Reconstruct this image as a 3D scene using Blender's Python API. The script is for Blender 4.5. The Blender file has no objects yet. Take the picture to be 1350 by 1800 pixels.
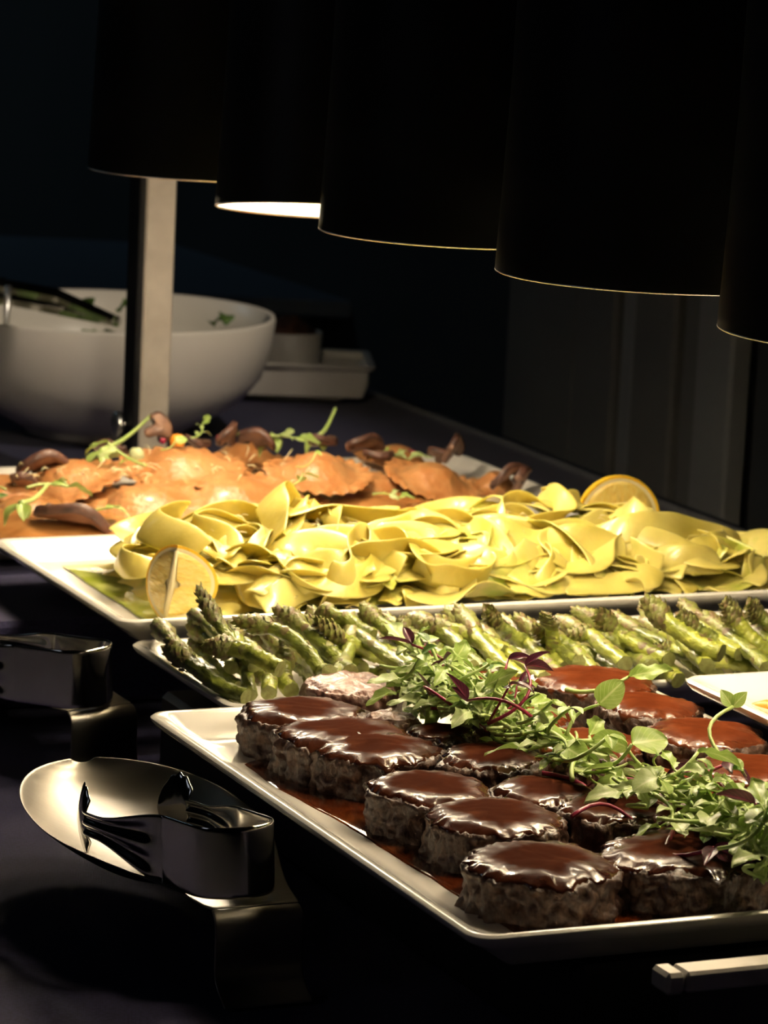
import bpy, math, random
from mathutils import Vector, Matrix, noise
import numpy as np
R = math.radians
PI = math.pi
rnd = random.Random(11)
scene = bpy.context.scene
col = scene.collection

# ------------------------------------------------------------------ camera
FPX = 6000.0
CAMZ = 0.45
PITCH = math.atan(1100 / FPX)
ROLL = 0.047
Fw = Vector((0, math.cos(PITCH), -math.sin(PITCH)))
R0 = Vector((1, 0, 0)); U0 = Vector((0, math.sin(PITCH), math.cos(PITCH)))
Rt = math.cos(ROLL) * R0 + math.sin(ROLL) * U0
Up = math.cos(ROLL) * U0 - math.sin(ROLL) * R0
CAM = Vector((0, 0, CAMZ))
cd = bpy.data.cameras.new('camera')
cam = bpy.data.objects.new('camera', cd)
col.objects.link(cam)
m3 = Matrix((Rt, Up, -Fw)).transposed()
cam.matrix_world = Matrix.Translation(CAM) @ m3.to_4x4()
cd.sensor_fit = 'VERTICAL'; cd.sensor_height = 36; cd.sensor_width = 27
cd.lens = FPX / 1800 * 36
cd.clip_start = 0.05; cd.clip_end = 60
cd.dof.use_dof = True; cd.dof.focus_distance = 1.48; cd.dof.aperture_fstop = 26
scene.camera = cam

# ------------------------------------------------------------------ world, exposure
w = bpy.data.worlds.new('world'); scene.world = w; w.use_nodes = True
bgn = w.node_tree.nodes['Background']
bgn.inputs[0].default_value = (0.45, 0.55, 0.85, 1); bgn.inputs[1].default_value = 0.022
scene.view_settings.view_transform = 'Standard'
scene.view_settings.look = 'None'
scene.view_settings.gamma = 1
scene.view_settings.use_curve_mapping = False
scene.view_settings.exposure = 0.0

def add_area(name, loc, target, size, power, colr, shape='SQUARE', sy=None):
    l = bpy.data.lights.new(name, 'AREA'); l.energy = power; l.color = colr; l.size = size
    if sy: l.shape = 'RECTANGLE'; l.size_y = sy
    o = bpy.data.objects.new(name, l); col.objects.link(o); o.location = loc
    o.rotation_euler = (Vector(target) - Vector(loc)).to_track_quat('-Z', 'Y').to_euler()
    return o
# added dim cool fill for the far back of the room, source unseen
add_area('added_back_fill', (-2.4, 4.6, 1.85), (-1.0, 6.2, 0.2), 0.9, 7.0, (0.55, 0.82, 1.0))
add_area('added_front_fill', (-2.6, 0.4, 1.85), (0.2, 2.4, 0.0), 1.0, 1.6, (0.75, 0.82, 1.0))  # added soft cool fill from the front left, source unseen
sl = bpy.data.lights.new('added_bowl_spot', 'SPOT'); sl.energy = 105; sl.color = (1, .86, .68); sl.spot_size = R(10.5); sl.spot_blend = .55; sl.shadow_soft_size = .03  # added spot, out of view, brightens the bowl and post
so_ = bpy.data.objects.new('added_bowl_spot', sl); col.objects.link(so_); so_.location = (.85, .95, 1.88)
so_.rotation_euler = (Vector((-.20, 2.72, .03)) - Vector(so_.location)).to_track_quat('-Z', 'Y').to_euler()
LAMP_W = 0.74
LAMP_C = (1.0, 0.87, 0.69)

# ------------------------------------------------------------------ helpers
def P(px, py, z):
    """the point at height z seen at a place of the photograph (1350 x 1800)"""
    d = Fw + Rt * ((px - 675) / FPX) + Up * ((900 - py) / FPX)
    return CAM + d * ((z - CAMZ) / d.z)
def pxm(p):
    return FPX / (Vector(p) - CAM).dot(Fw)
YAW = R(24.5)
UD = Vector((-math.sin(YAW), math.cos(YAW), 0))     # along the buffet, away
VD = Vector((math.cos(YAW), math.sin(YAW), 0))      # across the buffet, right
def W(u, v, z): return UD * u + VD * v + Vector((0, 0, z))
def uv_of(p): return p.dot(UD), p.dot(VD)
def fn(x, y=0, z=0): return noise.noise(Vector((x, y, z)))
def ss(a, b, x):
    t = min(1, max(0, (x - a) / (b - a))); return t * t * (3 - 2 * t)

def mesh(name, verts, faces, mat=None, smooth=True, uvs=None):
    me = bpy.data.meshes.new(name)
    me.from_pydata([tuple(v) for v in verts], [], faces); me.update()
    if smooth: me.polygons.foreach_set('use_smooth', [True] * len(me.polygons))
    if uvs is not None:
        ul = me.uv_layers.new(name='UVMap')
        li = np.empty(len(me.loops), dtype=np.int32); me.loops.foreach_get('vertex_index', li)
        ul.data.foreach_set('uv', np.array(uvs, dtype=np.float32)[li].ravel())
    if mat: me.materials.append(mat)
    return me
def obj(name, me, parent=None):
    o = bpy.data.objects.new(name, me); col.objects.link(o)
    if parent: o.parent = parent
    return o
def tag(o, label=None, cat=None, group=None, kind=None):
    if label: o['label'] = label
    if cat: o['category'] = cat
    if group: o['group'] = group
    if kind: o['kind'] = kind
    return o
def thing(name, label, cat, loc=(0, 0, 0), rz=0, group=None):
    o = bpy.data.objects.new(name, None); col.objects.link(o)
    o.empty_display_size = 0.01
    o.location = loc; o.rotation_euler = (0, 0, rz)
    return tag(o, label, cat, group)
def copy_tree(o, parent=None):
    c = o.copy(); col.objects.link(c); c.parent = parent
    for ch in KIDS.get(o.name, []): copy_tree(ch, c)
    return c
KIDS = {}
def keep(root):
    for o in list(col.objects):
        if o.parent == root: KIDS.setdefault(root.name, []).append(o)
    return root
class MB:
    """collects simple solids into one mesh"""
    def __init__(s): s.v = []; s.f = []
    def add(s, v, f):
        b = len(s.v); s.v += [tuple(x) for x in v]; s.f += [tuple(i + b for i in q) for q in f]; return s
    def box(s, c, d, bev=0, rz=0):
        cx, cy, cz = c; dx, dy, dz = d[0] / 2, d[1] / 2, d[2] / 2
        b = min(bev, dx * .9, dy * .9, dz * .9)
        if b <= 0:
            v = [(cx + i * dx, cy + j * dy, cz + k * dz) for k in (-1, 1) for j in (-1, 1) for i in (-1, 1)]
            return s.add(v, [(0, 2, 3, 1), (4, 5, 7, 6), (0, 1, 5, 4), (2, 6, 7, 3), (0, 4, 6, 2), (1, 3, 7, 5)])
        rings = []
        for (ins, z) in ((b, -dz), (0, -dz + b), (0, dz - b), (b, dz)):
            rr = []
            for (sx, sy) in ((1, 1), (-1, 1), (-1, -1), (1, -1)):
                a = [(sx * (dx - ins), sy * (dy - ins - (b if ins == 0 else 0))), (sx * (dx - ins - (b if ins == 0 else 0)), sy * (dy - ins))]
                if sx * sy < 0: a.reverse()
                rr += [(cx + p[0], cy + p[1], cz + z) for p in a]
            rings.append(rr)
        return s.loft(rings, cap=True)
    def loft(s, rings, cap=False, close=True):
        n = len(rings[0]); v = [p for r in rings for p in r]; f = []
        for i in range(len(rings) - 1):
            for j in range(n if close else n - 1):
                k = (j + 1) % n
                f.append((i * n + j, i * n + k, (i + 1) * n + k, (i + 1) * n + j))
        if cap: f.append(tuple(range(n - 1, -1, -1))); f.append(tuple(range((len(rings) - 1) * n, len(rings) * n)))
        return s.add(v, f)
    def tube(s, pts, r, n=10, cap=True):
        pts = [Vector(p) for p in pts]; rr = r if hasattr(r, '__len__') else [r] * len(pts)
        rings = []; side = None
        for i, p in enumerate(pts):
            t = (pts[min(i + 1, len(pts) - 1)] - pts[max(i - 1, 0)]).normalized()
            if side is None: side = t.cross(Vector((0, 0, 1)) if abs(t.z) < .9 else Vector((1, 0, 0))).normalized()
            side = (side - t * side.dot(t)).normalized(); up = t.cross(side)
            rings.append([p + (side * math.cos(a) + up * math.sin(a)) * rr[i] for a in [2 * PI * k / n for k in range(n)]])
        return s.loft(rings, cap)
    def lathe(s, prof, n=48, c=(0, 0, 0)):
        rings = [[(c[0] + r * math.cos(2 * PI * k / n), c[1] + r * math.sin(2 * PI * k / n), c[2] + z) for k in range(n)] for r, z in prof]
        return s.loft(rings)
    def mesh(s, name, mat, smooth=True): return mesh(name, s.v, s.f, mat, smooth)
    def build(s, name, mat, parent=None, smooth=True): return obj(name, s.mesh(name, mat, smooth), parent)
def autosmooth(o, deg=35):
    o.data.polygons.foreach_set('use_smooth', [True] * len(o.data.polygons))
    try: o.data.set_sharp_from_angle(angle=R(deg))
    except Exception: pass
    return o

# ------------------------------------------------------------------ materials
def pmat(name, c1, c2=None, rough=.5, sc=40, bump=0, bsc=None, metal=0, coat=0, coatr=.05, sss=0, sssr=(1, .5, .3), sssc=.004,
         rough2=None, stretch=None, trans=0, lo=.35, hi=.65, spec=.5, detail=4, sheen=0, emit=None, estr=0, aniso=0):
    m = bpy.data.materials.new(name); m.use_nodes = True
    nt = m.node_tree; N = nt.nodes; L = nt.links; b = N['Principled BSDF']
    b.inputs['Base Color'].default_value = (*c1, 1); b.inputs['Roughness'].default_value = rough
    b.inputs['Metallic'].default_value = metal; b.inputs['Coat Weight'].default_value = coat
    b.inputs['Coat Roughness'].default_value = coatr; b.inputs['Specular IOR Level'].default_value = spec
    if aniso: b.inputs['Anisotropic'].default_value = aniso
    if sss:
        b.inputs['Subsurface Weight'].default_value = sss; b.inputs['Subsurface Radius'].default_value = sssr
        b.inputs['Subsurface Scale'].default_value = sssc
    if trans: b.inputs['Transmission Weight'].default_value = trans
    if sheen: b.inputs['Sheen Weight'].default_value = sheen; b.inputs['Sheen Roughness'].default_value = .4
    if emit: b.inputs['Emission Color'].default_value = (*emit, 1); b.inputs['Emission Strength'].default_value = estr
    tc = N.new('ShaderNodeTexCoord'); src = tc.outputs['Object']
    if stretch:
        mp = N.new('ShaderNodeMapping'); mp.inputs['Scale'].default_value = stretch; L.new(src, mp.inputs[0]); src = mp.outputs[0]
    if c2 or rough2 is not None:
        n = N.new('ShaderNodeTexNoise'); n.inputs['Scale'].default_value = sc; n.inputs['Detail'].default_value = detail
        L.new(src, n.inputs['Vector'])
        r = N.new('ShaderNodeMapRange'); r.inputs[1].default_value = lo; r.inputs[2].default_value = hi
        L.new(n.outputs['Fac'], r.inputs[0])
        if c2:
            mx = N.new('ShaderNodeMix'); mx.data_type = 'RGBA'
            mx.inputs[6].default_value = (*c1, 1); mx.inputs[7].default_value = (*c2, 1)
            L.new(r.outputs[0], mx.inputs[0]); L.new(mx.outputs[2], b.inputs['Base Color'])
        if rough2 is not None:
            mr = N.new('ShaderNodeMapRange'); mr.inputs[3].default_value = rough; mr.inputs[4].default_value = rough2
            L.new(r.outputs[0], mr.inputs[0]); L.new(mr.outputs[0], b.inputs['Roughness'])
    if bump:
        n2 = N.new('ShaderNodeTexNoise'); n2.inputs['Scale'].default_value = bsc or sc * 3; n2.inputs['Detail'].default_value = 5
        L.new(src, n2.inputs['Vector'])
        bp = N.new('ShaderNodeBump'); bp.inputs['Strength'].default_value = 1; bp.inputs['Distance'].default_value = bump
        L.new(n2.outputs['Fac'], bp.inputs['Height']); L.new(bp.outputs[0], b.inputs['Normal'])
    return m
M = {}
M['ceramic'] = pmat('white_glazed_ceramic', (.80, .77, .70), rough=.16, coat=.5, coatr=.06, bump=.00008, bsc=30)
M['bowl'] = pmat('cream_ceramic', (.86, .80, .71), (.80, .74, .65), rough=.35, sc=9, coat=.2, coatr=.2)
M['shade'] = pmat('black_enamel', (.006, .0055, .005), rough=.42, rough2=.5, sc=20, spec=.35)
M['liner'] = pmat('white_enamel_lining', (.85, .83, .78), rough=.4)
M['lip'] = pmat('bare_metal_lip', (.92, .90, .86), rough=.3, metal=1)
M['bulb'] = pmat('glowing_bulb', (1, .9, .7), rough=.3, emit=(1, .8, .5), estr=20)
M['black'] = pmat('black_plastic', (.008, .008, .009), rough=.45)
M['steel'] = pmat('polished_steel', (.66, .64, .60), rough=.09, rough2=.15, sc=30, metal=1)
M['brushed'] = pmat('brushed_steel', (.29, .27, .235), rough=.34, rough2=.40, sc=60, metal=1, stretch=(1, 12, 1), bump=.000004, bsc=400)
M['post'] = pmat('worn_brushed_post', (.80, .72, .60), (.62, .55, .45), rough=.5, rough2=.62, sc=26, metal=.4, detail=8)
M['bar'] = pmat('aluminium_bar', (.50, .47, .42), (.33, .30, .26), rough=.5, rough2=.62, sc=60, metal=.35, detail=8, lo=.55, hi=.8)
M['cloth'] = None
def cloth_mat():
    m = pmat('navy_tablecloth', (.018, .017, .046), (.034, .031, .084), rough=.9, sc=700, sheen=.12, spec=.2)
    nt = m.node_tree; N = nt.nodes; L = nt.links; b = N['Principled BSDF']
    tc = N.new('ShaderNodeTexCoord'); mp = N.new('ShaderNodeMapping'); mp.inputs['Rotation'].default_value = (0, 0, R(20))
    wv = N.new('ShaderNodeTexWave'); wv.inputs['Scale'].default_value = 420; wv.inputs['Distortion'].default_value = .6
    L.new(tc.outputs['Object'], mp.inputs[0]); L.new(mp.outputs[0], wv.inputs['Vector'])
    bp = N.new('ShaderNodeBump'); bp.inputs['Distance'].default_value = .0001; bp.inputs['Strength'].default_value = .6
    L.new(wv.outputs['Fac'], bp.inputs['Height']); L.new(bp.outputs[0], b.inputs['Normal'])
    return m
M['cloth'] = cloth_mat()
M['wall'] = pmat('dark_grey_wall_paint', (.035, .037, .036), (.028, .03, .03), rough=.8, sc=3)
M['wallteal'] = pmat('dark_teal_wall_paint', (.035, .055, .062), (.028, .045, .052), rough=.8, sc=2)
M['panel'] = pmat('taupe_panel', (.16, .155, .135), (.13, .125, .11), rough=.7, sc=4)
M['panelp'] = pmat('grey_strip', (.22, .22, .21), rough=.6)
M['floor'] = pmat('dark_carpet', (.03, .03, .035), (.02, .02, .025), rough=.95, sc=60, bump=.001)
M['meat'] = pmat('seared_meat_side', (.050, .020, .012), (.165, .092, .060), rough=.45, rough2=.6, sc=230, bump=.0013, bsc=420, lo=.45, hi=.72, stretch=(1, 1, .7), detail=7, coat=.25, coatr=.25)
M['meatbare'] = pmat('pink_brown_meat', (.20, .085, .062), (.30, .17, .13), rough=.42, sc=260, bump=.0009, bsc=650, lo=.4, hi=.65, coat=.3, coatr=.2)
M['glaze'] = pmat('dark_red_wine_sauce', (.052, .014, .007), (.10, .030, .013), rough=.14, sc=70, bump=.00035, bsc=110, coat=.35, coatr=.06, lo=.45, hi=.75)
M['glazered'] = pmat('red_brown_sauce', (.090, .019, .006), (.145, .036, .012), rough=.22, sc=60, bump=.00035, bsc=220, coat=.25, coatr=.08)
def wet(m, dry, wetr, cdry):
    nt = m.node_tree; N = nt.nodes; L = nt.links; b = N['Principled BSDF']
    a = N.new('ShaderNodeAttribute'); a.attribute_name = 'wet'
    n = N.new('ShaderNodeTexNoise'); n.inputs['Scale'].default_value = 55; n.inputs['Detail'].default_value = 2
    tc = N.new('ShaderNodeTexCoord'); L.new(tc.outputs['Object'], n.inputs['Vector'])
    ad = N.new('ShaderNodeMath'); ad.operation = 'MULTIPLY_ADD'; ad.inputs[1].default_value = .9; L.new(n.outputs['Fac'], ad.inputs[0]); L.new(a.outputs['Fac'], ad.inputs[2])
    mr = N.new('ShaderNodeMapRange'); mr.inputs[1].default_value = .82; mr.inputs[2].default_value = 1.40; mr.inputs[3].default_value = dry; mr.inputs[4].default_value = wetr
    L.new(ad.outputs[0], mr.inputs[0]); L.new(mr.outputs[0], b.inputs['Roughness'])
    mc = N.new('ShaderNodeMapRange'); mc.inputs[1].default_value = 1.05; mc.inputs[2].default_value = 1.5; mc.inputs[3].default_value = 0; mc.inputs[4].default_value = .8
    L.new(ad.outputs[0], mc.inputs[0]); L.new(mc.outputs[0], b.inputs['Coat Weight'])
    ms_ = N.new('ShaderNodeMapRange'); ms_.inputs[1].default_value = .9; ms_.inputs[2].default_value = 1.5; ms_.inputs[3].default_value = .05; ms_.inputs[4].default_value = .5
    L.new(ad.outputs[0], ms_.inputs[0]); L.new(ms_.outputs[0], b.inputs['Specular IOR Level'])
    mi = N.new('ShaderNodeMapRange'); mi.inputs[1].default_value = .9; mi.inputs[2].default_value = 1.45; mi.inputs[3].default_value = 1.07; mi.inputs[4].default_value = 1.48
    L.new(ad.outputs[0], mi.inputs[0]); L.new(mi.outputs[0], b.inputs['IOR'])
wet(M['glaze'], .62, .16, None); wet(M['glazered'], .6, .2, None)
M['pool'] = pmat('thin_sauce', (.10, .018, .004), (.30, .075, .012), rough=.06, sc=35, bump=.0003, bsc=60, coat=.4, lo=.55, hi=.75)
M['stalk'] = pmat('roast_asparagus_green', (.29, .33, .055), (.10, .12, .022), rough=.34, sc=170, bump=.0016, bsc=330, sss=.12, sssr=(.5, 1, .1), sssc=.002, stretch=(.35, 1, 1), lo=.4, hi=.72, coat=.4, coatr=.15)
M['stalk2'] = pmat('bright_asparagus_green', (.42, .45, .07), (.18, .22, .03), rough=.3, sc=130, bump=.0013, bsc=330, sss=.12, sssr=(.5, 1, .1), sssc=.002, stretch=(.35, 1, 1), lo=.4, hi=.75, coat=.4, coatr=.15)
M['tip'] = pmat('asparagus_tip', (.24, .26, .065), (.20, .13, .06), rough=.42, sc=220, bump=.0006, bsc=500, lo=.42, hi=.62, coat=.3, coatr=.2)
M['scale'] = pmat('asparagus_scale', (.25, .25, .07), (.17, .11, .05), rough=.5, sc=150, lo=.4, hi=.6)
M['cut'] = pmat('asparagus_cut_end', (.30, .32, .10), (.22, .22, .06), rough=.4, sc=300, bump=.0003)
M['pasta'] = pmat('yellow_pasta', (.67, .57, .15), (.55, .46, .08), rough=.42, sc=45, bump=.0005, bsc=130, sss=.2, sssr=(1, .8, .2), sssc=.004, coat=.5, coatr=.12, lo=.4, hi=.7)
M['pasta2'] = pmat('green_oiled_pasta', (.66, .57, .16), (.37, .45, .05), rough=.38, sc=38, bump=.0005, bsc=130, sss=.2, sssr=(1, .8, .2), sssc=.004, coat=.5, coatr=.12, lo=.52, hi=.72)
M['oil'] = pmat('green_oil', (.36, .42, .04), (.55, .58, .16), rough=.08, sc=50, coat=.5)
M['rav'] = pmat('ravioli_in_orange_sauce', (.42, .165, .05), (.52, .26, .10), rough=.4, sc=60, bump=.0022, bsc=150, sss=.15, sssr=(1, .4, .15), sssc=.004, coat=.25, coatr=.12)
M['ravsauce'] = pmat('orange_cream_sauce', (.38, .15, .04), (.48, .22, .07), rough=.15, sc=40, bump=.0006, bsc=90, coat=.5)
M['mush'] = pmat('cooked_mushroom_flesh', (.30, .16, .10), (.17, .085, .055), rough=.5, sc=110, bump=.001, bsc=260, coat=.1, coatr=.2)
M['mushcap'] = pmat('dark_mushroom_skin', (.14, .06, .04), (.05, .022, .016), rough=.45, sc=120, bump=.0012, bsc=260, coat=.12)
M['gills'] = pmat('mushroom_gills', (.035, .02, .016), (.12, .09, .08), rough=.5, sc=200, stretch=(1, 8, 1))
M['rind'] = pmat('lemon_rind', (.80, .46, .015), (.85, .56, .04), rough=.34, sc=60, bump=.0007, bsc=330, sss=.15, sssr=(1, .7, .1), sssc=.003)
M['pith'] = pmat('lemon_pith', (.80, .68, .38), rough=.55, sc=60, bump=.0003)
M['flesh'] = pmat('lemon_flesh', (.84, .58, .11), (.90, .70, .22), rough=.3, sc=160, bump=.0008, bsc=240, sss=.35, sssr=(1, .8, .3), sssc=.006, stretch=(1, 1, 3), coat=.4)
M['cheese'] = pmat('grated_cheese', (.80, .70, .42), rough=.4, sss=.2, sssc=.002)
M['carrot'] = pmat('orange_vegetable', (.75, .27, .03), rough=.35, sc=100, bump=.0004)
M['beet'] = pmat('magenta_shred', (.30, .02, .05), rough=.3, sc=100)
M['brownfood'] = pmat('brown_crumble', (.17, .07, .03), (.08, .03, .015), rough=.6, sc=100, bump=.002, bsc=120)
def leafmat(name, c1, c2, cv, rough=.42):
    m = pmat(name, c1, c2, rough=rough, sc=90, bump=.0003, bsc=200, coat=.15, coatr=.25)
    nt = m.node_tree; N = nt.nodes; L = nt.links; b = N['Principled BSDF']
    uvn = N.new('ShaderNodeUVMap'); sp = N.new('ShaderNodeSeparateXYZ'); L.new(uvn.outputs[0], sp.inputs[0])
    # midrib + side veins
    a = N.new('ShaderNodeMath'); a.operation = 'ABSOLUTE'; L.new(sp.outputs[1], a.inputs[0])
    mid = N.new('ShaderNodeMapRange'); mid.inputs[1].default_value = .03; mid.inputs[2].default_value = .12; mid.inputs[3].default_value = 1; mid.inputs[4].default_value = 0
    L.new(a.outputs[0], mid.inputs[0])
    s1 = N.new('ShaderNodeMath'); s1.operation = 'MULTIPLY'; s1.inputs[1].default_value = 0.45; L.new(a.outputs[0], s1.inputs[0])
    s2 = N.new('ShaderNodeMath'); s2.operation = 'SUBTRACT'; L.new(sp.outputs[0], s2.inputs[0]); L.new(s1.outputs[0], s2.inputs[1])
    s3 = N.new('ShaderNodeMath'); s3.operation = 'MULTIPLY'; s3.inputs[1].default_value = 38; L.new(s2.outputs[0], s3.inputs[0])
    s4 = N.new('ShaderNodeMath'); s4.operation = 'SINE'; L.new(s3.outputs[0], s4.inputs[0])
    ve = N.new('ShaderNodeMapRange'); ve.inputs[1].default_value = .86; ve.inputs[2].default_value = 1; ve.inputs[4].default_value = .6; L.new(s4.outputs[0], ve.inputs[0])
    mxv = N.new('ShaderNodeMath'); mxv.operation = 'MAXIMUM'; L.new(mid.outputs[0], mxv.inputs[0]); L.new(ve.outputs[0], mxv.inputs[1])
    mx = N.new('ShaderNodeMix'); mx.data_type = 'RGBA'; mx.inputs[7].default_value = (*cv, 1)
    src = b.inputs['Base Color'].links[0].from_socket
    L.new(src, mx.inputs[6]); L.new(mxv.outputs[0], mx.inputs[0]); L.new(mx.outputs[2], b.inputs['Base Color'])
    # light through the leaf
    tr = N.new('ShaderNodeBsdfTranslucent'); L.new(mx.outputs[2], tr.inputs[0])
    ms = N.new('ShaderNodeMixShader'); ms.inputs[0].default_value = .25
    out = N['Material Output']; L.new(b.outputs[0], ms.inputs[1]); L.new(tr.outputs[0], ms.inputs[2]); L.new(ms.outputs[0], out.inputs[0])
    return m
M['leaf'] = leafmat('green_leaf', (.27, .41, .07), (.36, .48, .13), (.54, .62, .26))
M['leafp'] = leafmat('pale_green_leaf', (.38, .50, .17), (.47, .56, .25), (.6, .66, .36))
M['leafd'] = leafmat('dark_green_leaf', (.085, .17, .03), (.13, .24, .05), (.28, .4, .14))
M['leafr'] = leafmat('purple_leaf', (.085, .018, .035), (.045, .015, .02), (.25, .04, .09), .3)
M['stem'] = pmat('pale_green_stem', (.46, .56, .20), (.36, .48, .14), rough=.38, sc=100, sss=.1, sssr=(.6, 1, .3), sssc=.002)
M['stemr'] = pmat('magenta_stem', (.36, .03, .08), (.22, .02, .05), rough=.3, sc=100)
M['dim'] = pmat('blue_grey_tray', (.13, .16, .2), rough=.5)

# ------------------------------------------------------------------ setting
def plane(name, c, sx, sy, mat, rot=(0, 0, 0)):
    mb = MB().box((0, 0, 0), (sx, sy, .02))
    o = mb.build(name, mat, smooth=False); o.location = c; o.rotation_euler = rot
    return tag(o, kind='structure')
FZ = -.75
plane('floor', (0, 2.2, FZ - .01), 8, 10, M['floor'])
plane('wall_back', (-1, 6.9, .55), 6, 2.7, M['wallteal'], (R(90), 0, 0))
plane('ceiling', (0, 2.2, 1.93), 8, 10, M['wall'])
plane('wall_left', (-4, 2.2, .55), 10, 2.7, M['wall'], (R(90), 0, R(90)))
plane('wall_front', (0, -2.8, .55), 8, 2.7, M['wall'], (R(90), 0, 0))
# the partition that runs just beyond the right edge of the table
tr = [uv_of(P(1060, 836, 0)), uv_of(P(745, 703, 0))]
VEDGE = (tr[0][1] + tr[1][1]) / 2
def side_panel(name, u0, u1, v, thick, mat, z0=FZ, z1=1.92, kind='structure'):
    o = MB().box((0, 0, 0), (thick, abs(u1 - u0), z1 - z0), .003).build(name, mat, smooth=False)
    o.location = W((u0 + u1) / 2, v, (z0 + z1) / 2); o.rotation_euler = (0, 0, YAW)
    return tag(o, kind=kind)
UA = uv_of(P(1075, 842, 0))[0]; UB = uv_of(P(735, 700, 0))[0]
VW = VEDGE + .10
side_panel('wall_right', -3.2, 5.5, VW + .12, .04, M['wall'])

# ------------------------------------------------------------------ table and cloth
T0, T1 = .55, 3.9
VL = -0.55
tb = thing('buffet_table', 'long buffet table hidden under the dark navy cloth', 'table', W(T0, VL, 0), YAW)
tw = VEDGE - VL
MB().box((tw / 2, (T1 - T0) / 2, -.016), (tw - .01, T1 - T0 - .01, .024)).build('tabletop', M['black'], tb, False)
for lx in (.06, tw - .06):
    for ly in (.08, T1 - T0 - .08):
        MB().box((lx, ly, FZ / 2 - .014), (.04, .04, -FZ - .03)).build('leg', M['black'], tb, False)
def make_cloth():
    nx, ny = 90, 190; vs = []; fs = []
    xs = [-.25 + (tw + .5) * i / nx for i in range(nx + 1)]
    for j in range(ny + 1):
        y = -.02 + (T1 - T0 + .04) * j / ny
        for x in xs:
            X, Z = x, 0.0
            if x > tw: Z = -(x - tw) * 1.9 ; X = tw + .004 + .012 * fn(y * 7, 3) * min(1, (x - tw) * 8)
            if x < 0: Z = x * 1.9; X = -.004 + .012 * fn(y * 7, 8) * min(1, -x * 8)
            if 0 <= x <= tw:
                Z = .0012 * fn(x * 9, y * 5, 1) + .0008 * fn(x * 30 + y * 12, y * 9, 4)
                Z = Z - .0012
            vs.append((X, y, Z))
    for j in range(ny):
        for i in range(nx):
            a = j * (nx + 1) + i; fs.append((a, a + 1, a + nx + 2, a + nx + 1))
    o = obj('tablecloth', mesh('tablecloth', vs, fs, M['cloth'])); o.location = W(T0, VL, .001); o.rotation_euler = (0, 0, YAW)
    return tag(o, 'dark navy woven cloth spread over the long buffet table', 'tablecloth')
make_cloth()

# grey panels standing behind the table's far edge
pn = thing('folding_screen', 'dim taupe and grey panelled screen standing behind the far table edge', 'screen', W(UA, VW, FZ), YAW)
du = UB - UA
segs = [(0, .14, 'panelp', 0), (.15, .22, 'panel', .006), (.23, .40, 'panel', 0), (.41, .47, 'panelp', .004), (.48, .66, 'panel', 0), (.67, .995, 'panel', .003)]
for a, b_, mt, off in segs:
    MB().box((off, (a + b_) / 2 * du, 1.15), (.02, (b_ - a) * du, 2.3), .003).build('panel', M[mt], pn, False)
MB().box((.018, du / 2, 1.15), (.012, du, 2.28)).build('backing', M['black'], pn, False)
# ceiling-height dark pier to the right of the screen
side_panel('trim_1', UA - .55, UA - .012, VW + .02, .03, M['wall'])
# far side table seen dimly at the left, behind the bowls
q = P(100, 489, .02)
ft = thing('side_table', 'dim dark side table with pale blue cloth far behind the big bowl', 'table', (q.x, q.y, 0), R(0))
MB().box((-.1, .25, .0), (.9, .5, .02), .003).build('tabletop', M['dim'], ft, False)
for lx in (-.45, .25):
    for ly in (.05, .45): MB().box((lx, ly, FZ / 2 - .005), (.04, .04, -FZ - .01)).build('leg', M['black'], ft, False)
# big dim diagonal board leaning in the back left
bd = thing('counter', 'dark low counter standing against the teal back wall', 'counter', (-.35, 5.9, FZ), R(-16))
MB().box((0, 0, .44), (1.7, .5, .88), .01).build('body', M['wallteal'], bd, False)
MB().box((0, 0, .90), (1.8, .56, .04), .006).build('worktop', M['wall'], bd, False)

# ------------------------------------------------------------------ risers under the platters
def riser(name, u0, u1, v0, v1, z, label, mat='black'):
    t = thing(name, label, 'riser', W(u0, v0, 0), YAW)
    MB().box(((v1 - v0) / 2, (u1 - u0) / 2, z / 2 + .001), (v1 - v0, u1 - u0, z - .002), .003).build('body', M[mat], t, False)
    return t
r1 = riser('warming_shelf', 1.115, 1.58, .600, .79, .0435, 'low black warming shelf with a light metal front bar under the beef platter')
# light bar on the near edge of the shelf
qa = P(1192, 1700, .062); ua, va = uv_of(qa)
ub = ua - 1.115; vb = va - .600
MB().box((vb + .15, ub - .001, .058), (.30, .0125, .008), .0012).build('front_bar', M['bar'], r1, False)
MB().box((vb - .0045, ub - .001, .058), (.008, .0135, .0085), .0015).build('end_cap', M['bar'], r1, False)
MB().box((vb + .12, ub / 2, .035), (.14, abs(ub) + .01, .010)).build('bracket', M['black'], r1, False)
MB().box((vb + .15, ub + .003, .0275), (.29, .006, .053)).build('front_panel', M['black'], r1, False)
riser('cloth_riser', 1.72, 2.06, .55, 1.0, .0500, 'dark cloth-covered riser block under the pasta platter', 'cloth')

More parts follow.
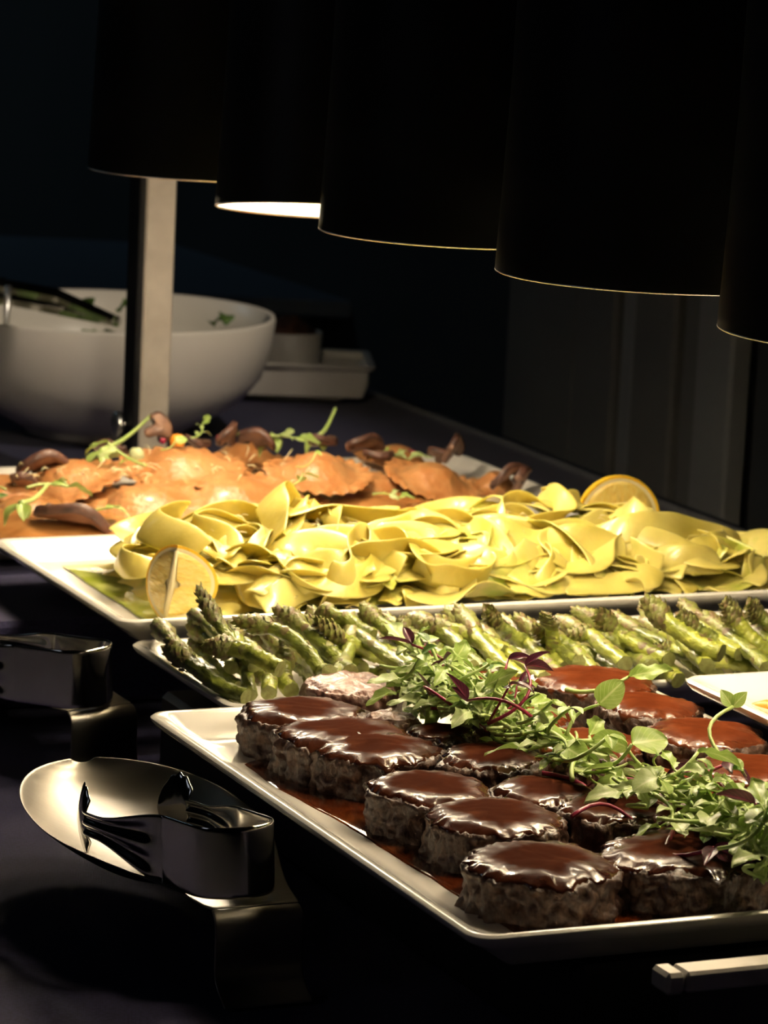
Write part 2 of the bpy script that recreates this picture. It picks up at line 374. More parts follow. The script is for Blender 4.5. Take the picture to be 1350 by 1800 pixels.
# ------------------------------------------------------------------ platters
def platter_mesh(w, d, h=.023, fl=.012, slope=.024, rc=.010):
    """origin at centre of the base; h rim height; fl floor height above the base"""
    def rr(ins, z, n=8):
        hw, hd = w / 2 - ins, d / 2 - ins; r = max(.0025, rc - ins * .35)
        pts = []
        for (sx, sy, a0) in ((1, 1, 0), (-1, 1, 90), (-1, -1, 180), (1, -1, 270)):
            for k in range(n + 1):
                a = R(a0 + 90 * k / n)
                pts.append((sx * (hw - r) + r * math.cos(a), sy * (hd - r) + r * math.sin(a), z))
        return pts
    prof = [(.034, .0008), (.031, 0), (.029, .001), (.024, .0045), (.010, h - .009), (.002, h - .0045), (.0003, h - .0022), (0, h - .001), (.0012, h), (.003, h - .0002),
            (.006, h - .0012), (slope * .5, fl + (h - fl) * .45), (slope * .82, fl + .0012), (slope, fl + .0003), (slope + .006, fl)]
    rings = [rr(i, z) for i, z in prof]
    mb = MB(); mb.loft(rings)
    n = len(rings[0]); mb.f.append(tuple(range((len(rings) - 1) * n, len(rings) * n))); mb.f.append(tuple(range(n - 1, -1, -1)))
    return mb
def platter(name, u0, u1, v0, v1, rim, label, h=.023, fl=.012, yaw=YAW, slope=.024):
    c = W((u0 + u1) / 2, (v0 + v1) / 2, rim - h)
    o = platter_mesh(v1 - v0, u1 - u0, h, fl, slope).build(name, M['ceramic'])
    autosmooth(o, 50)
    o.location = c; o.rotation_euler = (0, 0, yaw)
    return tag(o, label, 'platter')
platter('beef_platter', 1.090, 1.447, .542, .804, .068, 'large white rectangular platter under the sliced beef, nearest the camera')
platter('asparagus_platter', 1.455, 1.598, .588, 1.03, .066, 'narrow white rectangular platter holding roasted asparagus behind the beef', h=.021, fl=.010, slope=.018)
platter('pasta_platter', 1.603, 1.825, .586, 1.034, .075, 'wide white rectangular platter holding yellow ribbon pasta and lemon', h=.024)
platter('ravioli_platter', 1.845, 2.09, .560, 1.011, .068, 'white rectangular platter farthest back under orange ravioli and mushrooms', h=.017, fl=.008)
# plate at the right edge
qc = P(1193, 1188, .088); uc, vc = uv_of(qc)
platter('side_platter', uc - .20, uc, vc, vc + .26, .088, 'empty corner of a raised white platter at the right edge beside the asparagus', h=.020, fl=.013)
riser('platter_riser', uc - .17, uc - .03, vc + .05, vc + .24, .067, 'black riser block lifting the white platter at the right edge')

# ------------------------------------------------------------------ heat lamps
LR = .075; LRIM = .2775; LH = .24
def lamp(px, py, label, r=LR, tilt=-.6, rot=0, dz=0, hb=.030, pw_=1.0):
    zl = LRIM + dz
    e = P(px, py, zl); c = e + Rt * r; c.z = zl
    t = thing('heat_lamp', label, 'heat lamp', c, 0)
    t.rotation_euler = (R(tilt), R(rot), 0)
    n = 96
    f = 1.0
    outer = [(r, .0), (r * .9995, .004), (r * .99, .02), (r * .955, .09), (r * .93, LH), (r * .90, LH + .012), (r * .72, LH + .022), (r * .3, LH + .026), (.012, LH + .03), (.0005, LH + .03)]
    MB().lathe(outer, n).build('shade', M['shade'], t)
    inner = [(r - .0012, .0006), (r * .985 - .002, .02), (r * .945 - .002, .09), (r * .90, LH - .01), (r * .6, LH + .008), (.0005, LH + .012)]
    o = MB().lathe(inner[::-1], n).build('lining', M['liner'], t)
    MB().lathe([(r - .0014, .0002), (r - .0007, -.0005), (r + .0001, -.0001), (r + .0001, .0004), (r - .0006, .0006), (r - .0014, .0002)], n).build('lip', M['lip'], t)
    MB().lathe([(.0005, .050), (.014, .052), (.026, .058), (.032, .070), (.031, .085), (.022, .12), (.014, .15), (.013, .20)], 24).build('bulb', M['bulb'], t)
    MB().lathe([(.0005, .198), (.016, .198), (.017, .202), (.017, .24), (.012, .25)], 20).build('socket', M['black'], t)
    MB().tube([(0, 0, LH + .028), (0, 0, .80 - zl)], .006, 10).build('hanging_rod', M['black'], t)
    l = bpy.data.lights.new('lamp_light', 'POINT'); l.energy = LAMP_W * pw_; l.color = LAMP_C; l.shadow_soft_size = .016
    lo = bpy.data.objects.new('lamp_light', l); col.objects.link(lo); lo.parent = t; lo.location = (0, 0, hb)
    return t
L5 = lamp(1262, 575, 'black cylindrical heat lamp cut by the right edge, nearest the camera')
L4 = lamp(870, 473, 'wide black cylindrical heat lamp second from the right, above the greens')
L3 = lamp(560, 400, 'black cylindrical heat lamp in the middle of the row')
L2 = lamp(378, 362, 'black heat lamp tipped to show its bright white lining', r=.067, tilt=-8.8, dz=-.008)
L1 = lamp(155, 292, 'farthest black heat lamp, in front of the square metal post', hb=.017, pw_=1.9)

# ------------------------------------------------------------------ stand: post, beam, thumbscrew
pb = P(256, 893, 0); pb.z = 0
pu, pv = uv_of(pb)
st = thing('lamp_stand', 'square worn metal post of the heat lamp stand beside the big bowl', 'stand', pb, YAW)
o = MB().box((0, 0, .405), (.0225, .0225, .80), .0012).build('post', M['post'], st, False)
MB().box((-.0138, 0, .405), (.005, .0225, .80), .0008).build('dark_side_strip', M['black'], st, False)  # black strip along the left face of the post
MB().box((0, 0, .004), (.10, .10, .006), .001).build('base_plate', M['bar'], st, False)
# overhead beam over the lamps
l5 = Vector(L5.location); l1 = Vector(L1.location)
dv = (l5 - l1); ang = math.atan2(-dv.x, dv.y)
a0 = Vector((pb.x, pb.y, 0)); mid = (l5 + l1) / 2
bl = MB()
def loc_of(p): return Matrix.Rotation(-YAW, 3, 'Z') @ (Vector(p) - pb)
e5 = l5 + dv.normalized() * .25; e1 = l1 - dv.normalized() * .06
bl.tube([loc_of((e5.x, e5.y, .815)), loc_of((e1.x, e1.y, .815))], .014, 4)
bl.tube([loc_of((e1.x, e1.y, .815)), loc_of((pb.x, pb.y, .815))], .014, 4)
bl.build('overhead_beam', M['black'], st, False)
kz = P(200, 752, .0)
# thumbscrew on the left side of the post
zz = .45 - (Vector((pb.x, pb.y, 0)) - Vector((0, 0, 0))).y * (752 + 215) / FPX * 1.0
kn = MB()
kn.tube([(-.016, 0, .062), (-.021, 0, .062)], .0022, 10)
kn.lathe([(.0003, 0), (.0028, .0004), (.0040, .002), (.0028, .004), (.0003, .005)], 16, (-.013, 0, .0595))
k1 = kn.build('thumbscrew', M['steel'], st)
wg = MB()
for s in (1,):
    n = 20; ring = [(-.024, .0085 * math.cos(2 * PI * k / n), .062 + .0085 * (1 - .12 * math.cos(4 * PI * k / n)) * math.sin(2 * PI * k / n)) for k in range(n)]
    ring2 = [(-.0215, y * .95, .062 + (z - .062) * .95) for x, y, z in ring]
    ring3 = [(-.0260, y * .9, .062 + (z - .062) * .9) for x, y, z in ring]
    wg.loft([ring3, ring, ring2], cap=True)
wg.build('thumbscrew_head', M['lip'], st)

# ------------------------------------------------------------------ spoon rests and tongs
def dish_w(a):
    if a < .14: return .0200 + .031 * ss(-.01, .135, a) 
    return .051 * math.sqrt(max(0, 1 - ((a - .14) / .087) ** 2))
def spoon_rest(loc, yaw, label):
    t = thing('spoon_rest', label, 'spoon rest', loc, yaw)
    H = .037
    nb = 24; vs = []; rows = 0
    prof = [(-.0215, .0008), (-.019, .0022), (-.0135, .0050), (-.0088, .0085), (-.0075, .013), (-.0075, .020), (-.0075, H - .008), (-.0068, H - .004), (-.0045, H - .0012), (-.001, H), ]
    for (a, z) in prof:
        for j in range(nb + 1):
            b = -1 + 2 * j / nb; vs.append((b * .0195, a, z))
        rows += 1
    na = 44
    for i in range(na + 1):
        th = i / na; a = .004 + (.2265 - .004) * (1 - (1 - th) ** 1.35)
        w_ = max(dish_w(a), .0006)
        for j in range(nb + 1):
            b = -1 + 2 * j / nb
            dep = .017 * (1 - abs(b) ** 2.4) * ss(.03, .10, a) * math.sqrt(max(0, 1 - max(0, (a - .14) / .087) ** 2.4))
            vs.append((b * w_, a, H + .004 * ss(.1, .22, a) - dep))
        rows += 1
    fs = [(i * (nb + 1) + j, i * (nb + 1) + j + 1, (i + 1) * (nb + 1) + j + 1, (i + 1) * (nb + 1) + j) for i in range(rows - 1) for j in range(nb)]
    ns = len(prof) - 1
    # the foot strip and the dish are separate parts
    cut = ns * nb
    def sub(faces):
        used = sorted({k for f in faces for k in f}); mp = {k: i for i, k in enumerate(used)}
        return [vs[k] for k in used], [tuple(mp[k] for k in f) for f in faces]
    for nm, ff in (('foot', fs[:cut]), ('dish', fs[cut:])):
        v_, f_ = sub(ff); o = obj(nm, mesh(nm, v_, f_, M['brushed']), t)
        so = o.modifiers.new('s', 'SOLIDIFY'); so.thickness = .0009; so.offset = -1
        sb = o.modifiers.new('b', 'SUBSURF'); sb.levels = 1; sb.render_levels = 1
    return t
def tongs(loc, yaw, label, sp=1.0, pitch=0, kind='steel'):
    """strip tongs standing on edge; origin under the bend; arms run along +y"""
    t = thing('tongs', label, 'tongs', loc, yaw); t.rotation_euler = (R(pitch), 0, yaw)
    def strip(name, pts, hw, zc, rib, scal=False):
        nn = 12; vs = []; n = len(pts)
        for i, p in enumerate(pts):
            a = Vector((*pts[max(0, i - 1)], 0)); b = Vector((*pts[min(n - 1, i + 1)], 0)); tt = (b - a).normalized(); nr = Vector((-tt.y, tt.x, 0))
            for j in range(nn + 1):
                q_ = -1 + 2 * j / nn
                off = rib[i] * (.0010 * math.cos(q_ * PI * 2.2)) - (.003 * q_ * q_ if scal else 0)
                z = zc[i] + q_ * hw[i]
                vs.append(Vector((p[0], p[1], z)) + nr * off)
        fs = [(i * (nn + 1) + j, i * (nn + 1) + j + 1, (i + 1) * (nn + 1) + j + 1, (i + 1) * (nn + 1) + j) for i in range(n - 1) for j in range(nn)]
        o = obj(name, mesh(name, vs, fs, M[kind]), t)
        so = o.modifiers.new('s', 'SOLIDIFY'); so.thickness = .0010; so.offset = 0
        sb = o.modifiers.new('b', 'SUBSURF'); sb.levels = 1; sb.render_levels = 1
        return o
    rb = .018
    # bend: half circle then straight parallel cheeks
    pts = [(-rb, .034 - .006 * k) for k in range(5)] + [(-rb * math.cos(a), -rb * .9 * math.sin(a) + .004) for a in [PI * k / 16 for k in range(17)]] + [(rb, .010 + .006 * k) for k in range(5)]
    hw = [.015] * len(pts); strip('bend', pts, hw, [.0155] * len(pts), [0] * len(pts))
    for s in (-1, 1):
        n = 26; ap = []; hws = []; zc = []; ribs = []
        for i in range(n):
            th = i / (n - 1); y = .030 + (.090 - .030) * th
            x = s * (rb + (.0085 * sp) * ss(0, 1, th) + .003 * math.sin(th * PI))
            if s > 0: x -= .0035 * th
            ap.append((x, y)); hws.append(.0148 - .0095 * ss(0, .75, th)); zc.append(.0155 + .0035 * ss(0, .8, th)); ribs.append(ss(.05, .25, th) * 1.0)
        strip('arm', ap, hws, zc, ribs)
        n = 16; cp = []; hws = []; zc = []
        for i in range(n):
            th = i / (n - 1); y = .089 + .019 * th; x = ap[-1][0] - s * (.0055 * th * th)
            cp.append((x, y)); hws.append(.0052 + .0105 * math.sin(PI * min(1, th * .93 + .07)) ** .7 * (1 + .10 * math.cos(th * 26))); zc.append(.019)
        strip('claw', cp, hws, zc, [0] * n, True)
    return t
n1 = P(447, 1590, .037); s1 = Vector((n1.x, n1.y, 0)) 
SR1 = spoon_rest(s1 + UD * .0, YAW - R(1), 'brushed steel spoon rest in the left foreground, nearest the camera')
tp = P(440, 1592, .0375)
tongs(tp + UD * .016, YAW + R(6), 'steel serving tongs lying in the nearer spoon rest', pitch=-6)
n2 = P(172, 1241, .037); s2 = Vector((n2.x, n2.y, 0))
SR2 = spoon_rest(s2, YAW + R(12), 'steel spoon rest cut by the left edge, beside the beef platter corner')
tp = P(168, 1250, .0375)
tongs(tp + UD * .016, YAW + R(34), 'steel tongs at the left edge lying in the farther spoon rest', pitch=-3)

# ------------------------------------------------------------------ steaks
STH = .0208
def steak_fn(r, h, seed, ragged, oval, bare):
    def S(a, s, sm=1.0):
        # s 0..0.55 top, 0.55..0.62 shoulder, 0.62..1 side
        ca, sa = math.cos(a), math.sin(a)
        rad = r * (1 + .14 * fn(ca * 1.3 + seed, sa * 1.3, 2) + .05 * fn(ca * 4, sa * 4 + seed, 5))
        ox = oval
        if s < .55:
            t = s / .55; rr = rad * t * .955; z = h * (1 - .09 * t * t + .10 * fn(ca * rr * 38 + seed, sa * rr * 38, 3) * (1 - t * t)) + .0005 * fn(ca * rr * 120, sa * rr * 240 + seed, 6) + sm * (.0011 * fn(ca * rr * 150 + seed, sa * rr * 150, 1) * min(1, t * 3) + .0007 * fn(ca * rr * 420, sa * rr * 420, seed))
            if t > .86: z -= .0012 * ((t - .86) / .14) ** 2
        elif s < .64:
            t = (s - .55) / .09; rr = rad * (.955 + .055 * math.sin(t * PI / 2)); z = h * .93 - .0012 - .003 * t * t
        else:
            t = (s - .64) / .36; rr = rad * (1.01 + .02 * math.sin(t * 3 + seed)); z = (h * .93 - .0042) * (1 - t)
        if s > .5:
            k = min(1, (s - .5) * 8)
            X, Y = ca * rr, sa * rr
            d = .0030 * ragged * fn(X * 120 + seed, Y * 120, z * 110) + .0022 * ragged * fn(X * 300 + seed, Y * 300, z * 200) + .0009 * fn(X * 700, Y * 700 + seed, z * 500)
            rr += d * k + .0012 * k * ss(.3, 1, z / h) - .0006
            if s < .68: z += .0011 * fn(a * 14, seed, 3) * ragged
        return Vector((rr * ca * ox, rr * sa / ox, max(z, 0)))
    return S
def steak(px, py, wpx, label, bare=False, red=False, h=STH, oval=1.0, rot=0, ragged=1.0, z0=.0562, drip=.5, tilt=(0, 0)):
    seed = rnd.uniform(0, 60)
    q_ = P(px, py, z0 + h); r = wpx / 2 / pxm(q_)
    t = thing('beef_medallion', label, 'steak', (q_.x, q_.y, z0), R(rot))
    t.rotation_euler = (R(tilt[0]), R(tilt[1]), R(rot))
    S = steak_fn(r, h, seed, ragged, oval, bare)
    N = 110; ks = [0.0001, .08, .16, .24, .31, .37, .42, .46, .49, .52, .545, .565, .585, .605, .625, .645] + [.66 + .34 * k / 15 for k in range(16)]
    mb = MB(); mb.loft([[S(2 * PI * i / N, s) for i in range(N)] for s in ks])
    mb.build('meat', M['meatbare'] if bare else M['meat'], t)
    if not bare:
        N2 = 96; rows = 17; rings = []
        for k in range(rows):
            th = k / (rows - 1); ring = []
            for i in range(N2):
                a = 2 * PI * i / N2
                g = .52 + .10 * drip + .07 * fn(math.cos(a) * 2.5 + seed, math.sin(a) * 2.5, 9) + .10 * max(0, fn(a * 5, seed, 1)) * drip * 2
                g = min(.9, g)
                s = max(.001, g * th); p = S(a, s, ss(.30, .56, s))
                off = .0011 * (1 - th ** 8) + .0005 * fn(math.cos(a) * th * 1.6 + seed, math.sin(a) * th * 1.6, 4) - .0006 * (th > .99)
                nr = Vector((0, 0, 1)) if s < .5 else Vector((math.cos(a), math.sin(a), max(0, (.66 - s) * 6))).normalized()
                ring.append(p + nr * off)
            rings.append(ring)
        g_ = MB(); g_.loft(rings); go = g_.build('sauce_glaze', M['glazered'] if red else M['glaze'], t)
        at = go.data.attributes.new('wet', 'FLOAT', 'POINT')
        at.data.foreach_set('value', np.repeat(np.linspace(0, 1, rows), N2).astype(np.float32))
    return t
steak(532, 1243, 222, 'glazed steak at the back left corner, its rough left side bare', rot=10, drip=.3)
steak(600, 1280, 232, 'glazed steak second along the left edge, mostly behind the next', oval=1.05, rot=40, drip=.5)
steak(664, 1307, 222, 'glazed steak third along the left edge, a frayed side hanging into the sauce', ragged=1.4, drip=.6)
steak(756, 1376, 226, 'glazed steak fourth along the left edge with a streaky shiny top', rot=70)
steak(872, 1427, 240, 'glazed steak beside the frontmost one, glossy highlight along its back', rot=20, drip=.7)
steak(951, 1508, 276, 'frontmost glazed steak at the near corner of the platter', ragged=1.3, rot=140, drip=.6)
steak(622, 1192, 172, 'bare pinkish grey steak without sauce at the back left', bare=True, rot=33, h=.024)
steak(690, 1253, 92, 'small bare brown steak piece between the glazed steaks and the greens', bare=True, h=.0215, rot=60)
steak(775, 1282, 130, 'rough crumbly steak piece touching the left end of the greens', ragged=1.8, h=.020, drip=.2)
steak(868, 1322, 196, 'ragged edged glazed steak in the second row beneath the greens', ragged=1.7, drip=.4, h=.0215)
steak(958, 1382, 190, 'glazed steak in the second row behind the one with the long highlight', drip=.5, rot=200, h=.0215)
steak(1085, 1412, 200, 'glazed steak beside the dark gap, beneath the red stems', ragged=1.3, rot=80, h=.0215)
steak(1210, 1490, 300, 'big glazed steak at the front right under the purple leaves', ragged=1.5, rot=300, drip=.5)
steak(868, 1192, 150, 'red glazed steak at the back beside the asparagus, behind the greens', red=True, h=.021)
steak(1040, 1187, 212, 'bright red glazed steak farthest back on the platter', red=True, oval=1.06, h=.024, drip=.7)
steak(1140, 1232, 182, 'red glazed steak beside the raised white platter corner', red=True, h=.022, drip=.7)
steak(1238, 1280, 215, 'red glazed steak with a dark crusty right edge', red=True, h=.023, drip=.5)
steak(1328, 1345, 225, 'red glazed steak cut by the right edge of the photo', red=True, h=.023)
steak(915, 1250, 190, 'sauced steak hidden under the left half of the greens', red=True, h=.018)
steak(1035, 1300, 210, 'sauced steak hidden under the middle of the greens', red=True, h=.017)
steak(1180, 1372, 215, 'sauced steak hidden under the right half of the greens', red=True, h=.018)
steak(1340, 1440, 190, 'sauced steak hidden under the right end of the greens', red=True, h=.016)

# ------------------------------------------------------------------ sauce pools
def pool(name, outline, z, mat, label, cat, seed=1, n=160, amp=.08, th=.0012):
    pts = outline; m = len(pts); cx = sum(p[0] for p in pts) / m; cy = sum(p[1] for p in pts) / m
    ring = []
    for i in range(n):
        t = i / n * m; k = int(t); f = t - k; f = f * f * (3 - 2 * f) * .3 + f * .7
        a, b = pts[k % m], pts[(k + 1) % m]
        x, y = a[0] + (b[0] - a[0]) * f, a[1] + (b[1] - a[1]) * f
        s = 1 + amp * fn(x * 45, y * 45, seed) + amp * .4 * fn(x * 140, y * 140, seed)
        ring.append((cx + (x - cx) * s, cy + (y - cy) * s))
    rings = []
    for s, zz_ in ((1.003, 0), (1, th * .5), (.985, th * .9), (.95, th), (.6, th), (.25, th), (.001, th)):
        rings.append([(cx + (x - cx) * s, cy + (y - cy) * s, z + zz_) for x, y in ring])
    o = MB().loft(rings); o = o.build(name, M[mat])
    return tag(o, label, cat)
def pw(u, v): p = W(u, v, 0); return (p.x, p.y)
pool('sauce_pool', [pw(1.119, .575), pw(1.20, .574), pw(1.28, .572), pw(1.345, .565), pw(1.385, .566), pw(1.405, .60), pw(1.40, .68), pw(1.385, .73), pw(1.33, .755), pw(1.26, .745), pw(1.2, .762), pw(1.14, .745), pw(1.120, .70), pw(1.116, .64)],
     .0563, 'pool', 'dark red-brown thin sauce pooled around the steaks on the white platter', 'sauce', 3, amp=.012)
pool('oil_pool', [pw(1.64, .617), pw(1.72, .618), pw(1.785, .62), pw(1.79, .69), pw(1.72, .72), pw(1.65, .74)], .0633, 'oil', 'pale green oil pooled at the left end of the pasta platter', 'oil', 5, amp=.02)
pool('orange_sauce_pool', [pw(1.875, .62), pw(1.95, .595), pw(2.03, .61), pw(2.05, .70), pw(2.055, .80), pw(2.035, .89), pw(1.985, .945), pw(1.92, .95), pw(1.88, .90), pw(1.872, .76)], .0593, 'ravsauce', 'orange cream sauce spread under the ravioli', 'sauce', 7, amp=.03, th=.003)

# ------------------------------------------------------------------ asparagus
def spear_variant(k, bend, bend2, green='stalk', char=False):
    """local: butt at origin, tip toward +x, length 1 unit = .092 m"""
    L = .092; r0 = .0046
    def cen(t):
        return Vector((L * t, bend * L * math.sin(t * PI) + .02 * L * fn(t * 3, k), bend2 * L * t * t + .012 * L * fn(t * 4, k, 3)))
    def rad(t):
        if t < .68: return r0 * (1 - .12 * t) * (1 + .10 * fn(t * 14, k))
        q_ = (t - .68) / .32
        return r0 * (.92 + .16 * math.sin(min(1, q_ * 1.6) * PI) - .9 * q_ ** 2.2) 
    def tube(t0, t1, n, bumpy):
        rings = []; n2 = 14
        for i in range(n + 1):
            t = t0 + (t1 - t0) * i / n; p = cen(t); tg = (cen(min(1, t + .01)) - cen(max(0, t - .01))).normalized()
            sd = tg.cross(Vector((0, 0, 1))).normalized(); up = sd.cross(tg)
            rings.append([p + (sd * math.cos(a) + up * math.sin(a)) * max(.0003, rad(t)) * (1 + bumpy * fn(a * 2.5, t * 40, k)) for a in [2 * PI * j / n2 for j in range(n2)]])
        return rings
    parts = []
    mb = MB(); mb.loft(tube(0, .70, 26, .26)); parts.append(('stalk', mb.mesh('stalk', M[green])))
    mb = MB(); mb.loft(tube(.0, .001, 1, .12)); ring = mb.v[:14]; c = Vector((0.0004, 0, cen(0).z))
    cm = mesh('cut_end', [c + Vector((-.0012, 0, 0))] + [Vector(v) * 1 + Vector((-.0004, 0, 0)) for v in ring], [(0, 1 + (j + 1) % 14, 1 + j) for j in range(14)], M['cut'])
    parts.append(('cut_end', cm))
    def scale_v(t, a, ln, wd, lift):
        p = cen(t); tg = (cen(min(1, t + .01)) - cen(max(0, t - .01))).normalized(); sd = tg.cross(Vector((0, 0, 1))).normalized(); up = sd.cross(tg)
        nr = sd * math.cos(a) + up * math.sin(a); tn = tg.cross(nr)
        r = rad(t); o = p + nr * (r * .9)
        pts = []
        for (x, w_, hh) in ((0, .55, .1), (.3, 1, .35), (.65, .72, .6), (1, .04, .55)):
            for s in (-1, -.35, .35, 1):
                drop = r * (1 - abs(s) * .0) * 0 + (abs(s) * w_ * wd) ** 2 / (2 * r)
                pts.append(o + tg * (x * ln) + tn * (s * w_ * wd) + nr * (hh * lift - drop + .0004))
        return pts, [(i * 4 + j, i * 4 + j + 1, i * 4 + j + 5, i * 4 + j + 4) for i in range(3) for j in range(3)]
    mb = MB(); mb.loft(tube(.66, 1.0, 14, .25))
    rr_ = random.Random(k)
    n = 46
    for i in range(n):
        q_ = i / n; t = .66 + .31 * q_; a = i * 2.399 + rr_.uniform(-.2, .2)
        v, f = scale_v(t, a, .0085 * (1 - .25 * q_), .0032 * (1 - .3 * q_), .0026 + rr_.uniform(0, .0022)); mb.add(v, f)
    parts.append(('tip', mb.mesh('tip', M['tip'])))
    for i in range(5):
        t = .12 + .12 * i + rr_.uniform(-.02, .02); v, f = scale_v(t, rr_.uniform(0, 2 * PI), .0075, .0030, .0009)
        parts.append(('scale', mesh('scale', v, f, M['scale'])))
    return parts
VAR = [spear_variant(1, .05, .02), spear_variant(2, -.06, .05), spear_variant(3, .09, -.03), spear_variant(4, -.03, -.05, 'stalk2'), spear_variant(5, .02, .10, 'stalk2'), spear_variant(6, -.10, .03)]
CURL = spear_variant(7, -.05, .36)
def spear(tip, butt, var, label, group=None, roll=0, thick=1.0):
    tip = Vector(tip); butt = Vector(butt); d = tip - butt; L = d.length
    x = d.normalized(); z = Vector((0, 0, 1)); y = z.cross(x).normalized(); z = x.cross(y)
    m = Matrix((x, y, z)).transposed().to_4x4() @ Matrix.Rotation(roll, 4, 'X')
    t = bpy.data.objects.new('asparagus_spear', None); col.objects.link(t); t.empty_display_size = .01
    t.matrix_world = Matrix.Translation(butt) @ m
    s = L / .092; t.scale = (s, thick * .78, thick * .78)
    tag(t, label, 'asparagus', group)
    for nm, me in var: obj(nm, me, t)
    return t
heroes = [
 (288, 1152, .072, 402, 1226, .064, 1, 'spear lowest at the left end, lying along the platter rim', 1.05),
 (300, 1128, .083, 432, 1224, .068, 0, 'long spear arching down at the left end of the asparagus', 1.1),
 (405, 1135, .082, 440, 1222, .068, 3, 'short upright spear with a pale cut base near the platter corner', .95),
 (362, 1122, .090, 492, 1176, .082, 3, 'thick spear with a wide pale cut end, left bundle', 1.2),
 (415, 1095, .092, 562, 1178, .077, 5, 'green spear crossing the left bundle in front of the thick one', 1.05),
 (480, 1082, .092, 602, 1172, .075, 1, 'speckled spear with its tip raised over the left bundle', 1.1),
 (545, 1118, .086, 690, 1160, .072, 4, 'long speckled spear resting behind the bare steak', 1.1),
 (565, 1068, .090, 655, 1118, .082, 2, 'spear with a ragged brown tip touching the pasta platter edge', 1.05),
 (636, 1070, .090, 742, 1142, .076, 0, 'wrinkled spear with a frayed tip above the greens', 1.1),
 (520, 1098, .084, 640, 1112, .082, 5, 'dark browned spear lying level in the left bundle', .95),
 (455, 1168, .074, 472, 1218, .067, 3, 'stubby spear showing a round cut end beneath the left bundle', 1.1),
 (490, 1172, .072, 512, 1214, .066, 4, 'stubby split spear beneath the left bundle beside the bare steak', 1.15),
 (745, 1082, .090, 884, 1148, .078, 3, 'yellow-green spear with an orange-brown cut end above the greens', 1.25),
 (700, 1092, .086, 765, 1136, .076, 0, 'spear standing just behind the left end of the greens', 1.05),
 (855, 1080, .090, 950, 1134, .072, 1, 'flat wrinkled spear with a tan pointed tip', 1.15),
 (985, 1080, .094, 972, 1160, .070, 4, 'bright upright spear pointing straight at the pasta platter', 1.05),
 (1000, 1105, .082, 1112, 1146, .072, 2, 'dark spear behind the red glazed steak', 1.05),
 (1040, 1085, .090, 1152, 1152, .074, 5, 'spear with a big pointed tan tip right of the upright one', 1.2),
 (1128, 1082, .096, 1268, 1148, .084, 4, 'thick bright green spear lying on top at the right', 1.35),
 (1150, 1132, .078, 1242, 1172, .068, 3, 'pale spear with a round white cut end above the side platter', 1.15),
 (1130, 1152, .074, 1192, 1196, .067, 3, 'spear end poking out beside the raised white platter corner', 1.2),
 (1190, 1078, .092, 1290, 1135, .076, 0, 'browned spear with a curly tip at the right end', 1.15),
 (1255, 1078, .094, 1350, 1150, .075, 4, 'yellow-green spear slanting to the right frame edge', 1.2),
 (1215, 1150, .074, 1345, 1178, .067, 3, 'long pale spear lying level above the side platter', 1.1),
 (1310, 1070, .094, 1400, 1120, .080, 1, 'spear with a bushy tip cut by the right frame edge', 1.2),
 (930, 1118, .080, 1045, 1160, .070, 1, 'wrinkled olive spear behind the farthest red steak', 1.1),
 (805, 1108, .082, 925, 1168, .070, 0, 'charred spear with a black blistered side', 1.1),
]
for (tx, ty, tz, bx_, by, bz, v, lab, th) in heroes:
    spear(P(tx, ty, tz), P(bx_, by, bz), VAR[v], 'roasted asparagus ' + lab, roll=rnd.uniform(-.8, .8), thick=th)
spear(P(330, 1122, .085), P(450, 1165, .080), CURL, 'roasted asparagus spear whose curled tip stands up against the pasta platter', thick=1.0, roll=.1)
k = 0
for layer, zc in ((0, .062), (1, .071), (2, .078)):
    for i in range(20):
        x = 296 + 55 * i + rnd.uniform(-22, 22); y0 = (1120 if layer == 0 else 1098 - 5 * layer) + rnd.uniform(-8, 8)
        za = ['at the left bundle', 'behind the bare steak and greens', 'behind the red steaks', 'at the right end above the side platter'][min(3, i * 4 // 20)]
        dx = rnd.uniform(95, 150); dy = rnd.uniform(62, 100)
        if rnd.random() < .14: dx = rnd.uniform(-40, 20)
        a = P(x, y0, zc + rnd.uniform(0, .006)); b = P(x + dx, y0 + dy, zc + rnd.uniform(-.003, .003) * (layer > 0))
        ua_, va_ = uv_of(a); ub_, vb_ = uv_of(b)
        if layer == 0:
            ua_ = min(ua_, 1.578); ub_ = max(ub_, 1.474); va_ = max(va_, .612); vb_ = max(vb_, .612); a = W(ua_, va_, a.z); b = W(ub_, vb_, b.z)
        elif va_ < .60: continue
        spear(a, b, VAR[rnd.randrange(6)], 'roasted asparagus spear %s %s' % (['lying lowest', 'in the middle layer', 'on the top layer'][layer], za), 'asparagus spears %s %s' % (['lowest', 'middle layer', 'top layer'][layer], za), roll=rnd.uniform(-1.5, 1.5), thick=rnd.uniform(.95, 1.15))

